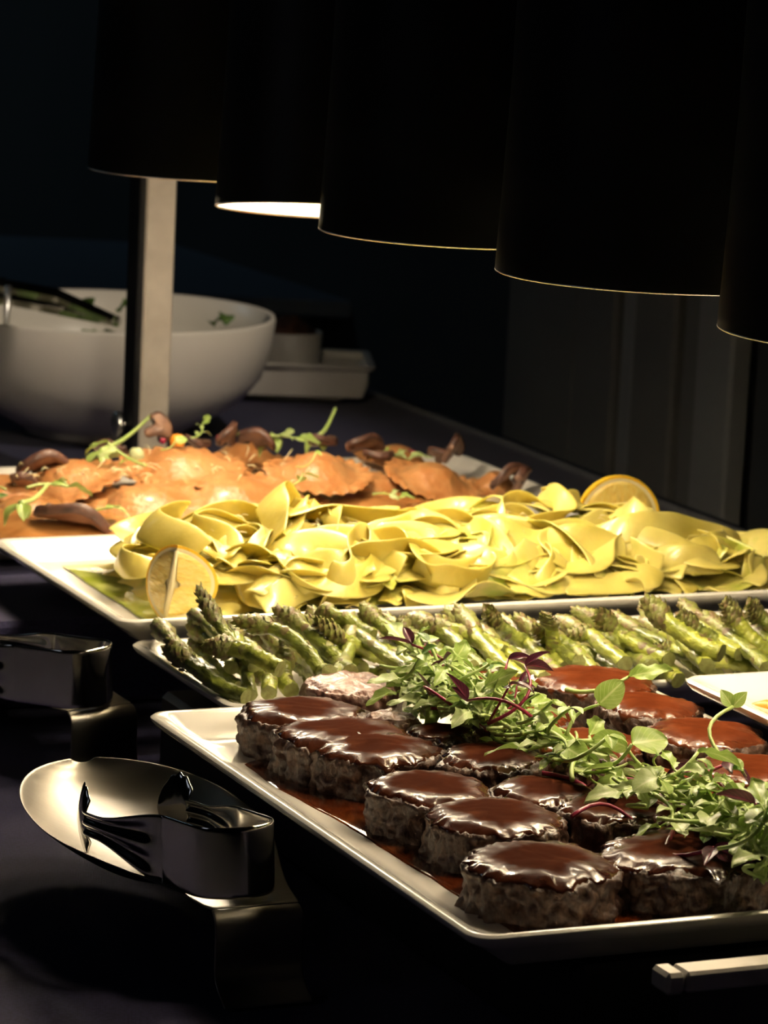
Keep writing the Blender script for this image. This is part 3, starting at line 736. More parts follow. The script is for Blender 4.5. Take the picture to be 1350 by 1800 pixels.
# ------------------------------------------------------------------ pasta
LEM = [(1.647, .634, .030), (1.755, .955, .024)]
PC = W(1.714, .81, .063)
def mound(x, y):
    """x across (-.224 .. .224), y away (-.11 .. .11), height over platter floor"""
    fx = ss(-.205, -.13, x) * (1 - ss(.10, .215, x) * .72)
    fy = max(0, 1 - abs((y + .002) / .098) ** 4.5)
    lump = 1 + .26 * fn(x * 17 + 3, y * 17, 2) + .12 * fn(x * 40, y * 40, 6)
    return .0225 * fx * fy * lump
def ribbon(seed, x, y, hd, length, lay, hw=.0085, ph=0, mat='pasta', label=None, group=None, tiltamp=1.25, arch=0, curl=1.0):
    rr_ = random.Random(seed); st_ = .0034; n = int(length / st_); pts = []; tl = []
    k1, k2 = rr_.uniform(0, 50), rr_.uniform(0, 50)
    cx, cy = x, y
    for i in range(n):
        s = i * st_
        kap = curl * (95 * fn(s * 15, k1) + 50 * fn(s * 38, k1, 4))
        bx2, by2 = cx / .185, cy / .085
        if bx2 * bx2 > .8 or by2 * by2 > .7:
            want = math.atan2(-cy, -cx * .6); d = (want - hd + PI) % (2 * PI) - PI; kap += 60 * (1 if d > 0 else -1)
        hd += kap * st_
        cx += math.cos(hd) * st_; cy += math.sin(hd) * st_
        cx = max(-.196, min(.198, cx)); cy = max(-.091, min(.09 - max(0, cx - .05) * .75, cy))
        tilt = tiltamp * fn(s * 20, k2) * 1.7 + ph
        z = mound(cx, cy) * lay + .0015 + .004 * (1 + fn(s * 30, k2, 8)) + abs(math.sin(tilt)) * hw * .55 + arch * math.sin(PI * i / (n - 1))
        pts.append(Vector((cx, cy, z))); tl.append(tilt)
    if seed < 900:
        for p in pts:
            for (lu, lv, lr) in LEM:
                if (p.x - (lv - .81)) ** 2 + (p.y - (lu - 1.714)) ** 2 < lr * lr: return None
    # smooth heights
    for _ in range(3):
        zs = [p.z for p in pts]
        for i in range(1, n - 1): pts[i].z = (zs[i - 1] + zs[i] * 2 + zs[i + 1]) / 4
    vs = []; nn = 4; Z = Vector((0, 0, 1))
    for i, p in enumerate(pts):
        tg = (pts[min(n - 1, i + 1)] - pts[max(0, i - 1)]).normalized(); sd = tg.cross(Z).normalized(); up = sd.cross(tg)
        wd = sd * math.cos(tl[i]) + up * math.sin(tl[i]); nr = wd.cross(tg)
        for j in range(nn + 1):
            q_ = -1 + 2 * j / nn; e = .0006 * math.sin(i * .45 + k1) * q_ * q_
            v = p + wd * (hw * q_) + nr * (.0014 * (1 - q_ * q_) + e)
            v.z = max(v.z, .0016 + max(0, abs(v.y) - .086) * .5 + max(0, abs(v.x) - .195) * .5); vs.append(v)
    fs = [(i * (nn + 1) + j, i * (nn + 1) + j + 1, (i + 1) * (nn + 1) + j + 1, (i + 1) * (nn + 1) + j) for i in range(n - 1) for j in range(nn)]
    o = obj('pasta_ribbon', mesh('pasta_ribbon', vs, fs, M[mat])); o.location = PC; o.rotation_euler = (0, 0, YAW)
    so = o.modifiers.new('s', 'SOLIDIFY'); so.thickness = .0012; so.offset = 0
    sb = o.modifiers.new('b', 'SUBSURF'); sb.levels = 1; sb.render_levels = 1
    if not label:
        mx_ = sum(p.x for p in pts) / n; my_ = sum(p.y for p in pts) / n
        zx = ['at the heap end by the front lemon', 'left of the middle of the heap', 'in the middle of the heap', 'right of the middle of the heap', 'at the heap end by the far lemon'][max(0, min(4, int((mx_ + .19) / .076)))]
        zy = 'nearest the platter rim' if my_ < -.035 else ('on the crest' if my_ < .03 else 'on the far side')
        label = 'yellow pasta ribbon %s, %s' % (zx, zy); group = 'pasta ribbons ' + zx + ', ' + zy
    o = tag(o, label, 'pasta', group)
def pasta_core():
    vs = []; fs = []; nx, ny = 120, 60
    for j in range(ny + 1):
        for i in range(nx + 1):
            x = -.19 + .385 * i / nx; y = -.078 + .160 * j / ny
            vs.append((x, y, max(.0008, mound(x, y) * .72 - .004 + .002 * fn(x * 90, y * 90))))
    for j in range(ny):
        for i in range(nx):
            a = j * (nx + 1) + i; fs.append((a, a + 1, a + nx + 2, a + nx + 1))
    o = obj('pasta_heap', mesh('pasta_heap', vs, fs, M['pasta2'])); o.location = PC; o.rotation_euler = (0, 0, YAW)
    tag(o, 'dense inner mass of yellow pasta beneath the loose ribbons', 'pasta', kind='stuff')
pasta_core()
G = 'wide yellow pasta ribbons heaped on the platter'
rp = random.Random(5)
for i in range(34):
    ribbon(100 + i, rp.uniform(-.17, .18), rp.uniform(-.075, .07), rp.uniform(0, 6.28), rp.uniform(.10, .16), .75, .0088, rp.uniform(-.6, .6), 'pasta2', None, G)
for i in range(88):
    x = rp.uniform(-.155, .185); y = rp.uniform(-.085, .05)
    ribbon(300 + i, x, y, rp.uniform(0, 6.28), rp.uniform(.09, .15), rp.uniform(.9, 1.08), rp.uniform(.0075, .0098), rp.uniform(-.9, .9), rp.choice(['pasta', 'pasta', 'pasta2']), None, G, arch=rp.choice([0, 0, .003, .007]), curl=rp.uniform(.7, 1.4))
for i in range(30):
    x = -.15 + .34 * i / 29 + rp.uniform(-.01, .01)
    ribbon(600 + i, x, rp.uniform(-.088, -.070), rp.choice([0, PI]) + rp.uniform(-.7, .7), rp.uniform(.05, .10), rp.uniform(.55, 1.0), rp.uniform(.0065, .0090), rp.uniform(-1.1, 1.1), rp.choice(['pasta', 'pasta2']), None, G, curl=rp.uniform(.9, 2.2))
for i in range(26):
    x = -.15 + .34 * i / 25 + rp.uniform(-.01, .01)
    ribbon(700 + i, x, rp.uniform(-.091, -.080), rp.choice([0, PI]) + rp.uniform(-.4, .4), rp.uniform(.04, .08), rp.uniform(.05, .4), rp.uniform(.0060, .0080), rp.uniform(-.9, .9), rp.choice(['pasta', 'pasta2']), None, G, curl=rp.uniform(.6, 1.8))
# ribbons that stand out
ribbon(901, -.150, -.035, 1.9, .105, 1.1, .0105, .9, 'pasta', 'broad pasta ribbon arching over the heap just left of the front lemon wedge', None, .3, .012, .7)
ribbon(902, -.115, -.045, .9, .12, 1.1, .0115, 1.0, 'pasta', 'broad smooth pasta ribbon curving down behind the front lemon wedge', None, .3, .012, .5)
ribbon(903, -.02, -.078, .2, .13, 1.0, .0095, .3, 'pasta', 'pasta ribbon lying smooth along the near rim of its platter', None, .5, .002, .5)
ribbon(905, .15, -.078, .3, .12, 1.0, .0095, .2, 'pasta', 'pasta ribbon trailing flat to the right end of the platter', None, .5, .002, .4)
# grated cheese
def slivers(name, cloud, n, label, zof, seed):
    rr_ = random.Random(seed); mb = MB()
    for i in range(n):
        x, y = cloud(rr_); z = zof(x, y) + .006 + rr_.uniform(0, .004); L = rr_.uniform(.004, .012); a = rr_.uniform(0, 6.28); sl = rr_.uniform(-.6, .6)
        p = [Vector((x + math.cos(a + .5 * t) * L * t, y + math.sin(a + .5 * t) * L * t, z + sl * L * t + .002 * math.sin(t * 3))) for t in (0, .33, .66, 1)]
        mb.tube(p, [.0002, .00035, .00035, .0002], 4)
    o = mb.build(name, M['cheese']); return tag(o, label, 'cheese', kind='stuff')
def cl(r_):
    c = r_.choice([(-.11, .0), (-.06, .02), (.05, .0), (.09, -.02), (.12, .0), (-.02, -.02), (.0, .03), (-.13, .03)])
    return r_.gauss(c[0], .018), r_.gauss(c[1], .016)
o = slivers('grated_cheese', cl, 260, 'fine pale shreds of grated cheese scattered over the pasta', mound, 4)
o.location = PC; o.rotation_euler = (0, 0, YAW)

# ------------------------------------------------------------------ lemon wedges
def lemon(loc, rot, label, a=.0205, Rr=.026, al=70):
    t = thing('lemon_wedge', label, 'lemon', loc); t.rotation_euler = rot
    n = 28; A = R(al)
    def E(th, al_, k=1):
        return Vector((Rr * k * math.sin(th) * math.cos(al_), Rr * k * math.sin(th) * math.sin(al_), a * k * math.cos(th) * (1 + .06 * math.cos(th) ** 8)))
    mb = MB()
    m_ = 14; mb.loft([[E(PI * i / n, -A / 2 + A * j / m_) * (1 + .008 * fn(i * .9, j * .9)) for i in range(n + 1)] for j in range(m_ + 1)], close=False)
    for sgn in (-1, 1): mb.loft([[E(PI * i / n, sgn * A / 2, k) for i in range(n + 1)] for k in (1.0, .965, .93)], close=False)
    mb.build('rind', M['rind'], t)
    pm = MB()
    for sgn in (-1, 1):
        al_ = sgn * A / 2; nrm = Vector((math.sin(al_) * -sgn, math.cos(al_) * sgn, 0)) * 1
        nrm = Vector((-math.sin(al_), math.cos(al_), 0)) * sgn
        pm.loft([[E(PI * i / n, al_, k) for i in range(n + 1)] for k in (.93, .885, .84)], close=False)
        pm.loft([[E(PI * i / n, al_, k) for i in range(n + 1)] for k in (.84, .4, .0)], close=False)
    pm.tube([E(0, 0, .86), (.0006, 0, 0), E(PI, 0, .86)], [.0012, .0019, .0012], 8)
    pm.build('pith', M['pith'], t)
    for sgn in (-1, 1):
        al_ = sgn * A / 2; nrm = Vector((-math.sin(al_), math.cos(al_), 0)) * sgn
        fm = MB(); rings = []
        for k in (.835, .80, .7, .5, .3, .1):
            ring = []
            for i in range(n + 1):
                p = E(PI * i / n, al_, k); lift = .0009 * ss(.835, .78, k) * (1 + .8 * fn(p.z * 300, k * 9, sgn)) if k < .835 else 0
                sh = Vector((math.cos(al_), math.sin(al_), 0)) * .0022 * (1 - k)
                ring.append(p * 1.0 + sh + nrm * (.00025 + abs(lift)))
            rings.append(ring)
        fm.loft(rings, close=False); fm.build('flesh', M['flesh'], t)
    return t
lc = W(1.643, .628, .0845)
lemon(lc, (R(6), R(6), R(74)), 'lemon wedge standing at the near left of the pasta, cut faces forward', al=100, a=.0195, Rr=.0265)
lc = W(1.765, .958, .0885)
lemon(lc, (Matrix.Rotation(R(14), 3, 'Z') @ Matrix.Rotation(R(-38), 3, 'X') @ Matrix.Rotation(R(-90), 3, 'Y')).to_euler(), 'lemon wedge resting on the far right top of the pasta heap', a=.024, Rr=.023, al=80)

# ------------------------------------------------------------------ ravioli
def ravioli_mesh(r, seed, puff=.010, half=False):
    n = 72; m_ = 14; rings = []
    tops = []
    for side in (1, -1):
        rings = []
        for k in range(m_ + 1):
            t = k / m_; ring = []
            for i in range(n):
                a = 2 * PI * i / n
                sc_ = 1 + (.040 * math.cos(a * 24) if t > .9 else 0) + .05 * fn(math.cos(a) * 1.5 + seed, math.sin(a) * 1.5)
                rr = r * t * sc_
                z = puff * (1 - ss(.18, .80, t)) * side * (1 if side > 0 else .35) + side * .0012 * (1 - ss(.95, 1, t))
                x, y = rr * math.cos(a), rr * math.sin(a)
                if t > .8: z += .0013 * math.cos(a * 24 + 1)
                z += .0022 * fn(x * 45 + seed, y * 45, 2) * (1 - .2 * t) + .0045 * fn(x * 16 + seed, y * 16, 5) * t
                ring.append((x, y, z))
            rings.append(ring)
        tops.append(rings[::side])
    allr = tops[1] + tops[0] if False else tops[0]
    mb = MB(); mb.loft(tops[0]); mb.loft(tops[1])
    return mb
rv = [
 (322, 812, .088, 245, (8, 0), 'flat ravioli lying highest on the left of the orange heap'),
 (560, 822, .086, 205, (10, 4), 'round ravioli with a crimped rim in the middle of the orange heap'),
 (760, 838, .078, 190, (9, 12), 'smooth orange ravioli near the right edge of its platter'),
 (395, 862, .076, 250, (14, -4), 'wrinkled ravioli under the highest one, behind the lemon wedge'),
 (250, 880, .074, 235, (14, -6), 'puffy shiny ravioli at the near left of the orange heap'),
 (120, 838, .080, 230, (10, -16), 'long-edged ravioli sloping down at the left of the heap'),
 (45, 898, .066, 200, (6, 0), 'yellowish ravioli at the left frame edge beside a mushroom slice'),
 (655, 856, .070, 200, (12, 6), 'ravioli tucked against the back of the pasta heap'),
 (500, 888, .068, 200, (10, 0), 'ravioli half buried between the heap and the pasta'),
 (870, 852, .066, 130, (6, 10), 'small ravioli corner at the right end beside dark mushrooms'),
 (10, 862, .072, 200, (6, -4), 'ravioli cut by the left frame edge'),
 (430, 800, .070, 200, (-4, 0), 'ravioli hidden at the back of the orange heap'),
 (700, 805, .068, 170, (-4, 8), 'ravioli lying at the back right under the mushrooms'),
 (190, 905, .064, 190, (8, 2), 'lowest ravioli by the white platter end at the left'),
]
for i, (x, y, z, wp, tl, lab) in enumerate(rv):
    q_ = P(x, y, z); r = wp / 2 / pxm(q_)
    o = ravioli_mesh(r * .93, i * 3.7, .0110).build('ravioli', M['rav']); o.location = q_ - Vector((0, 0, .004)); o.rotation_euler = (R(tl[0]), R(tl[1]), R(i * 40))
    o.rotation_euler = (Matrix.Rotation(R(tl[0]), 3, 'X') @ Matrix.Rotation(R(tl[1]), 3, 'Y') @ Matrix.Rotation(R(i * 40), 3, 'Z')).to_euler()
    tag(o, 'orange sauced ' + lab if 'orange' not in lab[:14] else 'sauced ' + lab, 'ravioli')
def rav_core():
    vs = []; fs = []; nx, ny = 70, 40; c = W(1.965, .79, .0605)
    for j in range(ny + 1):
        for i in range(nx + 1):
            x = -.20 + .37 * i / nx; y = -.085 + .17 * j / ny
            h_ = .009 * ss(0, .05, x + .20) * ss(0, .07, .17 - x) * (1 - abs(y / .087) ** 3) * (1 + .3 * fn(x * 30, y * 30)) + .0012 * fn(x * 22, y * 22, 5)
            vs.append((x, y, h_))
    for j in range(ny):
        for i in range(nx):
            a = j * (nx + 1) + i; f = (a, a + 1, a + nx + 2, a + nx + 1)
            if max(vs[k][2] for k in f) > .0011: fs.append(f)
    o = obj('ravioli_sauce', mesh('ravioli_sauce', vs, fs, M['ravsauce'])); o.location = c; o.rotation_euler = (0, 0, YAW)
    tag(o, 'thick orange sauce filling between the ravioli', 'sauce', kind='stuff')
rav_core()

# mushroom slices
def mushroom_slice_mesh(th=.0035, s=1.0, seed=0):
    # half profile of a sliced mushroom in the x-z plane
    out = []
    for k in range(13):
        a = PI * k / 12; out.append((.0135 * math.cos(a), .004 + .0105 * math.sin(a) ** .8))
    out += [(-.0140, .0015), (-.0110, -.0005), (-.0065, .0020), (-.0042, -.0015), (-.0038, -.0085), (-.0020, -.0105), (.0020, -.0105), (.0038, -.0085), (.0042, -.0015), (.0065, .0020), (.0110, -.0005), (.0140, .0015)]
    out = [(x * s * (1 + .12 * fn(x * 200, z * 200, seed)), z * s) for x, z in out]
    n = len(out); body = MB()
    rings = []
    for (k, y) in ((.93, -th / 2), (1, -th / 3), (1, th / 3), (.93, th / 2)):
        rings.append([(x * k, y * s + .003 * math.sin(x * 160 + seed), z * k) for x, z in out])
    body.loft(rings, cap=True)
    skin = MB(); m_ = 13
    skin.loft([[(x * kk, y * s + .003 * math.sin(x * 160 + seed), z * kk) for x, z in out[:m_]] for kk, y in ((1.0, -th / 2), (1.05, -th / 3), (1.05, th / 3), (1.0, th / 2))], close=False)
    gil = MB()
    for sx in (-1, 1):
        gil.box((sx * .0088 * s, .003 * math.sin(sx * .0088 * s * 160 + seed), .0012 * s), (.005 * s, th * 1.25 * s, .0028 * s), .0008)
    return body, skin, gil
MS = [mushroom_slice_mesh(.0045, 1.0, 1.3), mushroom_slice_mesh(.006, .85, 4.1), mushroom_slice_mesh(.004, 1.15, 7.7)]
MSM = [(b.mesh('flesh', M['mush']), s.mesh('cap_skin', M['mushcap']), g.mesh('gills', M['gills'])) for b, s, g in MS]
mus = [
 (72, 822, .084, 0, (60, 0, 20), 'cooked mushroom slice with dark gills at the back left of the ravioli', 1.5),
 (28, 848, .078, 1, (70, 10, 80), 'small curled mushroom slice near the left frame edge', 1.3),
 (130, 912, .068, 2, (75, 20, 10), 'large mushroom slice lying before the ravioli at the left, beside the white platter end', 1.9),
 (272, 755, .096, 1, (10, 70, 30), 'mushroom stem piece standing on top of the ravioli by the post', 1.1),
 (400, 768, .090, 1, (20, -40, 60), 'mushroom slice upright at the back, beside the red shred', 1.1),
 (455, 780, .086, 0, (50, 10, -20), 'mushroom slice showing gills beneath the leafy stems', 1.2),
 (560, 772, .088, 1, (80, 0, 50), 'reddish mushroom piece beneath the upright green stem', 1.2),
 (632, 786, .084, 2, (60, 15, 40), 'greyish mushroom slice at the back right of the ravioli', 1.15),
 (665, 800, .082, 1, (70, -10, 0), 'purple tinged mushroom piece behind the round ravioli', 1.1),
 (795, 795, .080, 0, (20, 20, 70), 'dark mushroom piece standing alone at the back right', 1.1),
 (772, 800, .076, 1, (50, 0, 10), 'low dark mushroom piece beside the standing one', .9),
 (888, 840, .074, 2, (55, -20, 30), 'dark brown mushroom slice at the right end by the white rim', 1.1),
 (908, 848, .072, 1, (30, 10, 100), 'last dark mushroom chunk at the right end of the ravioli', 1.3),
 (200, 790, .082, 0, (70, 0, -30), 'mushroom slice tucked under the long green stem', 1.1),
 (345, 775, .086, 1, (80, 5, 15), 'flat mushroom piece beside the orange vegetable cube', 1.0),
]
for (x, y, z, v, rt, lab, sc_) in mus:
    t = thing('mushroom_slice', lab, 'mushroom', P(x, y, z)); t.rotation_euler = tuple(R(a) for a in rt); t.scale = (sc_ * .78,) * 3
    for nm, me in zip(('flesh', 'cap_skin', 'gills'), MSM[v]): obj(nm, me, t)
for (x, y, z, mt, lab, sz) in ((312, 776, .094, 'carrot', 'small orange vegetable cube on top of the ravioli', .008), (286, 775, .092, 'beet', 'magenta beet shred beside the orange vegetable cube', .0035),
                               (385, 770, .090, 'beet', 'magenta shred at the back of the ravioli heap', .0035), (240, 800, .09, 'leafp', 'pale green floret on the ravioli beside the long stem', .008)):
    vs = []; nb = MB(); rings = []
    for kz_ in range(9):
        ph = PI * kz_ / 8; rings.append([(sz * .62 * math.sin(ph) ** .6 * math.cos(2 * PI * j / 14) * (1 + .3 * fn(j, kz_, x)), sz * .5 * math.sin(ph) ** .6 * math.sin(2 * PI * j / 14) * (1 + .3 * fn(j, kz_, y)), -sz * .6 * math.cos(ph)) for j in range(14)])
    nb.loft(rings); o = nb.build('vegetable_piece', M[mt]); o.location = P(x, y, z); tag(o, lab, 'vegetable')

# ------------------------------------------------------------------ microgreens
def leaf_mesh(L, Wd, kind, mat, seed, bend=.5, fold=.35, wave=.12):
    na, nb = 12, 6; vs = []; uv = []
    for i in range(na + 1):
        t = i / na
        if kind == 'round': w_ = math.sin(PI * min(1, t ** .72)) ** .6
        elif kind == 'long': w_ = math.sin(PI * t ** .8) ** .9
        elif kind == 'lobed': w_ = (math.sin(PI * t ** .85) ** .7) * (1 - .42 * (abs(math.sin(t * 11)) ** 1.5) * (1 - t * .6))
        else: w_ = math.sin(PI * t ** .9)
        ang = bend * t; x = L * (math.sin(ang) / bend if abs(bend) > .01 else t); z0 = -L * ((1 - math.cos(ang)) / bend if abs(bend) > .01 else 0)
        for j in range(nb + 1):
            b = -1 + 2 * j / nb
            z = z0 + abs(b) ** 1.2 * w_ * Wd * fold + wave * Wd * math.sin(t * 8 + b * 3 + seed) * abs(b)
            vs.append((x, b * w_ * Wd * (1 - .15 * fold), z)); uv.append((t, b))
    fs = [(i * (nb + 1) + j, i * (nb + 1) + j + 1, (i + 1) * (nb + 1) + j + 1, (i + 1) * (nb + 1) + j) for i in range(na) for j in range(nb)]
    return mesh('leaf', vs, fs, M[mat], True, uv)
def stem_mesh(pts, r, mat): return MB().tube(pts, r, 7).mesh('stem', M[mat])
def arc(L, bend, n=9, side=.0):
    out = []
    for i in range(n):
        t = i / (n - 1); a = bend * t
        out.append(Vector((L * math.sin(a) / bend if abs(bend) > .01 else L * t, side * L * math.sin(t * PI), L * (1 - math.cos(a)) / bend if abs(bend) > .01 else 0)))
    return out
def sprig_variant(kind, k):
    """list of (name, mesh, matrix)"""
    rr_ = random.Random(k * 7 + 1); ps = []
    if kind == 'arugula':
        st_ = arc(.030, rr_.uniform(-.5, .7), side=rr_.uniform(-.15, .15)); ps.append(('stem', stem_mesh(st_, [.0011 - .0004 * i / 8 for i in range(9)], 'stem'), Matrix()))
        for (t, side, L) in ((8, 0, .020), (6, 1, .014), (5, -1, .013), (3, 1, .010)):
            m = Matrix.Translation(st_[t]) @ Matrix.Rotation(side * rr_.uniform(.5, 1.0), 4, 'Z') @ Matrix.Rotation(rr_.uniform(-.5, .2), 4, 'Y') @ Matrix.Rotation(rr_.uniform(-.7, .7), 4, 'X')
            ps.append(('leaf', leaf_mesh(L, L * .27, 'lobed', rr_.choice(['leaf', 'leafp', 'leafp']), k + t, rr_.uniform(.3, 1.2), .3, .25), m))
    elif kind == 'round':
        st_ = arc(.022, rr_.uniform(.2, .9), side=rr_.uniform(-.2, .2)); ps.append(('stem', stem_mesh(st_, [.0010 - .0003 * i / 8 for i in range(9)], 'stem'), Matrix()))
        for (t, side, L) in ((8, 0, .017), (7, 1, .012)):
            m = Matrix.Translation(st_[t]) @ Matrix.Rotation(side * 1.1, 4, 'Z') @ Matrix.Rotation(rr_.uniform(-.3, .5), 4, 'Y') @ Matrix.Rotation(rr_.uniform(-.5, .5), 4, 'X')
            ps.append(('leaf', leaf_mesh(L, L * .42, 'round', rr_.choice(['leaf', 'leafp', 'leaf']), k + t, rr_.uniform(.2, .9), .18, .08), m))
    elif kind == 'amaranth':
        st_ = arc(.034, rr_.uniform(-1.2, 1.2), side=rr_.uniform(-.35, .35)); ps.append(('stem', stem_mesh(st_, [.0009 - .0003 * i / 8 for i in range(9)], 'stemr'), Matrix()))
        for (t, side, L) in ((8, .4, .016), (8, -.7, .013)):
            m = Matrix.Translation(st_[t]) @ Matrix.Rotation(side, 4, 'Z') @ Matrix.Rotation(rr_.uniform(-.4, .3), 4, 'Y') @ Matrix.Rotation(rr_.uniform(-.8, .8), 4, 'X')
            ps.append(('leaf', leaf_mesh(L, L * .22, 'long', 'leafr', k + t, rr_.uniform(.2, .8), .5, .1), m))
    else:  # cress: thin pale stem, two small leaves
        st_ = arc(.028, rr_.uniform(-1.3, 1.3), side=rr_.uniform(-.3, .3)); ps.append(('stem', stem_mesh(st_, [.0008] * 9, 'stem'), Matrix()))
        for side in (.7, -.7):
            m = Matrix.Translation(st_[8]) @ Matrix.Rotation(side, 4, 'Z') @ Matrix.Rotation(rr_.uniform(-.5, .2), 4, 'Y')
            ps.append(('leaf', leaf_mesh(.0085, .0030, 'long', rr_.choice(['leaf', 'leafd']), k + 3, .5, .3, .05), m))
    return ps
SV = {k: [sprig_variant(k, i) for i in range(n)] for k, n in (('arugula', 7), ('round', 5), ('amaranth', 4), ('cress', 5))}
def sprig(kind, v, loc, rot, label, group=None, s=1.0, nleaf=None):
    t = thing('microgreen_sprig', label, 'greens', loc, 0, group); t.rotation_euler = rot; t.scale = (s, s, s)
    c = 0
    for nm, me, m in SV[kind][v]:
        if nm == 'leaf':
            c += 1
            if nleaf is not None and c > nleaf: continue
        o = obj(nm, me, t); o.matrix_local = m
    return t
band = [(728, 1172), (775, 1198), (820, 1215), (880, 1240), (950, 1275), (1020, 1315), (1090, 1360), (1170, 1390), (1250, 1415), (1310, 1440), (1350, 1480)]
def on_band(t):
    k = min(len(band) - 2, int(t * (len(band) - 1))); f = t * (len(band) - 1) - k
    return band[k][0] + (band[k + 1][0] - band[k][0]) * f, band[k][1] + (band[k + 1][1] - band[k][1]) * f
rg = random.Random(21)
LAB = {'arugula': ('lobed pale arugula sprig', 'arugula sprigs on the steaks'),
       'round': ('round-leaved green sprig', 'round-leaved sprigs on the steaks'),
       'cress': ('thin pale-stemmed cress sprig', 'cress sprigs on the steaks'),
       'amaranth': ('dark purple magenta-stemmed sprig', 'purple sprigs on the steaks')}
for i in range(250):
    t = rg.choice([rg.random(), rg.random(), rg.random() * .35, .7 + rg.random() * .3]); x, y = on_band(t)
    wd = 34 + 14 * math.sin(t * 9)
    off = rg.gauss(0, wd * .55); off = max(-wd * 1.25, min(wd * 1.25, off))
    zn = ['at the left end of the greens by the bare steak', 'left of the middle of the greens heap', 'right of the middle of the greens heap', 'at the right end of the greens heap'][int(t * 3.999)]
    x += off * .45; y += off * .85 + 10
    hp = .014 * max(0, 1 - (abs(off) / (wd * 1.25)) ** 2)
    z = .079 + rg.uniform(.15, 1) * hp
    kd = rg.choices(['arugula', 'round', 'cress', 'amaranth'], [46, 17, 30, 7])[0]
    s = rg.uniform(.66, 1.08)
    p = P(x, y, z)
    yaw = rg.uniform(0, 2 * PI)
    p = p - Vector((math.cos(yaw), math.sin(yaw), 0)) * .018 * s
    sprig(kd, rg.randrange(len(SV[kd])), p, (rg.uniform(-.5, .5), rg.uniform(-.28, .22), yaw), LAB[kd][0] + ' ' + zn, LAB[kd][1] + ' ' + zn, s)
# sprigs that stand out
def sp(kind, v, px, py, z, yaw, label, s=1.0, rx=0, ry=0, nleaf=None):
    k_ = {'round': .024, 'arugula': .022, 'amaranth': .026, 'cress': 0}[kind] * s
    return sprig(kind, v, P(px, py, z) - Vector((math.cos(R(yaw)), math.sin(R(yaw)), 0)) * k_, (R(rx), R(ry), R(yaw)), label, None, s, nleaf)
sp('round', 0, 1030, 1345, 0.084, 75, 'big heart-shaped pale green leaf at the near side of the greens', 1.15, 40, -10, 1)
sp('round', 2, 1125, 1340, 0.087, 15, 'bright round leaf above the red stems', 1.1, 60, -15, 1)
sp('round', 3, 1075, 1345, 0.083, 150, 'dull oval leaf left of the bright round leaf', 1.0, 30, 0, 1)
sp('round', 1, 1075, 1290, 0.088, 20, 'upright bright green leaf standing near the red glazed steak', .9, 50, -40, 1)
sp('arugula', 2, 1080, 1225, 0.085, -25, 'narrow leaf reaching right over the red glazed steak', 1.1, 0, 0, 1)
sp('amaranth', 0, 1055, 1385, 0.080, -40, 'magenta stem looping down over the dark gap between steaks', 1.2, 10, 10)
sp('amaranth', 1, 1125, 1435, 0.080, 10, 'purple leaf with a magenta stem lying above the front right steak', 1.1, 20, 0)
sp('amaranth', 2, 1265, 1380, 0.084, -60, 'magenta stem and purple leaf at the right, by the small dark bud', 1.2, 0, 15)
sp('amaranth', 3, 1240, 1500, 0.080, -70, 'magenta stem curving down the side of the front right steak', 1.2, 0, 25)
sp('amaranth', 1, 850, 1260, 0.090, 160, 'near-black purple leaf in the middle of the greens', 1.0, 30, -30)
sp('amaranth', 2, 890, 1225, 0.090, 10, 'dark maroon leaf lying over the far side of the greens', .9, 0, -5)
sp('round', 4, 1290, 1520, 0.070, -80, 'small green leaf hanging over the front right steak side', 1.0, 20, 50, 1)
sp('cress', 1, 1275, 1340, 0.085, 80, 'thin green stem hooking upward at the right above the greens', 1.1, 0, -60)
sp('amaranth', 3, 1330, 1500, 0.078, 175, 'dark purple leaves under the right end of the greens', 1.2, 0, 0)
sp('arugula', 4, 720, 1175, 0.086, 120, 'feathery sprig at the left tip of the greens', 1.1, 0, -15)
sp('arugula', 5, 735, 1210, 0.084, 260, 'sprig with a curved pale stem hanging over the small bare steak', 1.1, 0, 10)
# greens on the ravioli
def long_stem(px0, py0, z0, px1, py1, z1, name_label, r=.0012, sag=.003):
    a = P(px0, py0, z0); b = P(px1, py1, z1); t = thing('herb_sprig', name_label, 'greens', a)
    pts = [(b - a) * (i / 10) + Vector((0, 0, -sag * math.sin(PI * i / 10))) for i in range(11)]
    obj('stem', stem_mesh(pts, [r * 1.5 - r * .6 * i / 10 for i in range(11)], 'stem'), t)
    for i, (sd, L) in enumerate(((1.2, .017), (-1.4, .014), (2.6, .013))):
        o = obj('leaf', leaf_mesh(L, L * .3, 'long', 'leaf', i, .8, .3), t); o.rotation_euler = (0, .5, sd + 2.5)
    return t
long_stem(178, 792, .092, 264, 731, .104, 'herb sprig with a long stem slanting up past the post thumbscrew')
long_stem(562, 765, .090, 590, 717, .106, 'thin herb stem standing upright at the back middle of the ravioli')
long_stem(36, 884, .084, 85, 850, .088, 'curved herb stem lying on the left ravioli')
long_stem(480, 768, .090, 405, 757, .093, 'leafy herb stem lying level along the back of the ravioli')
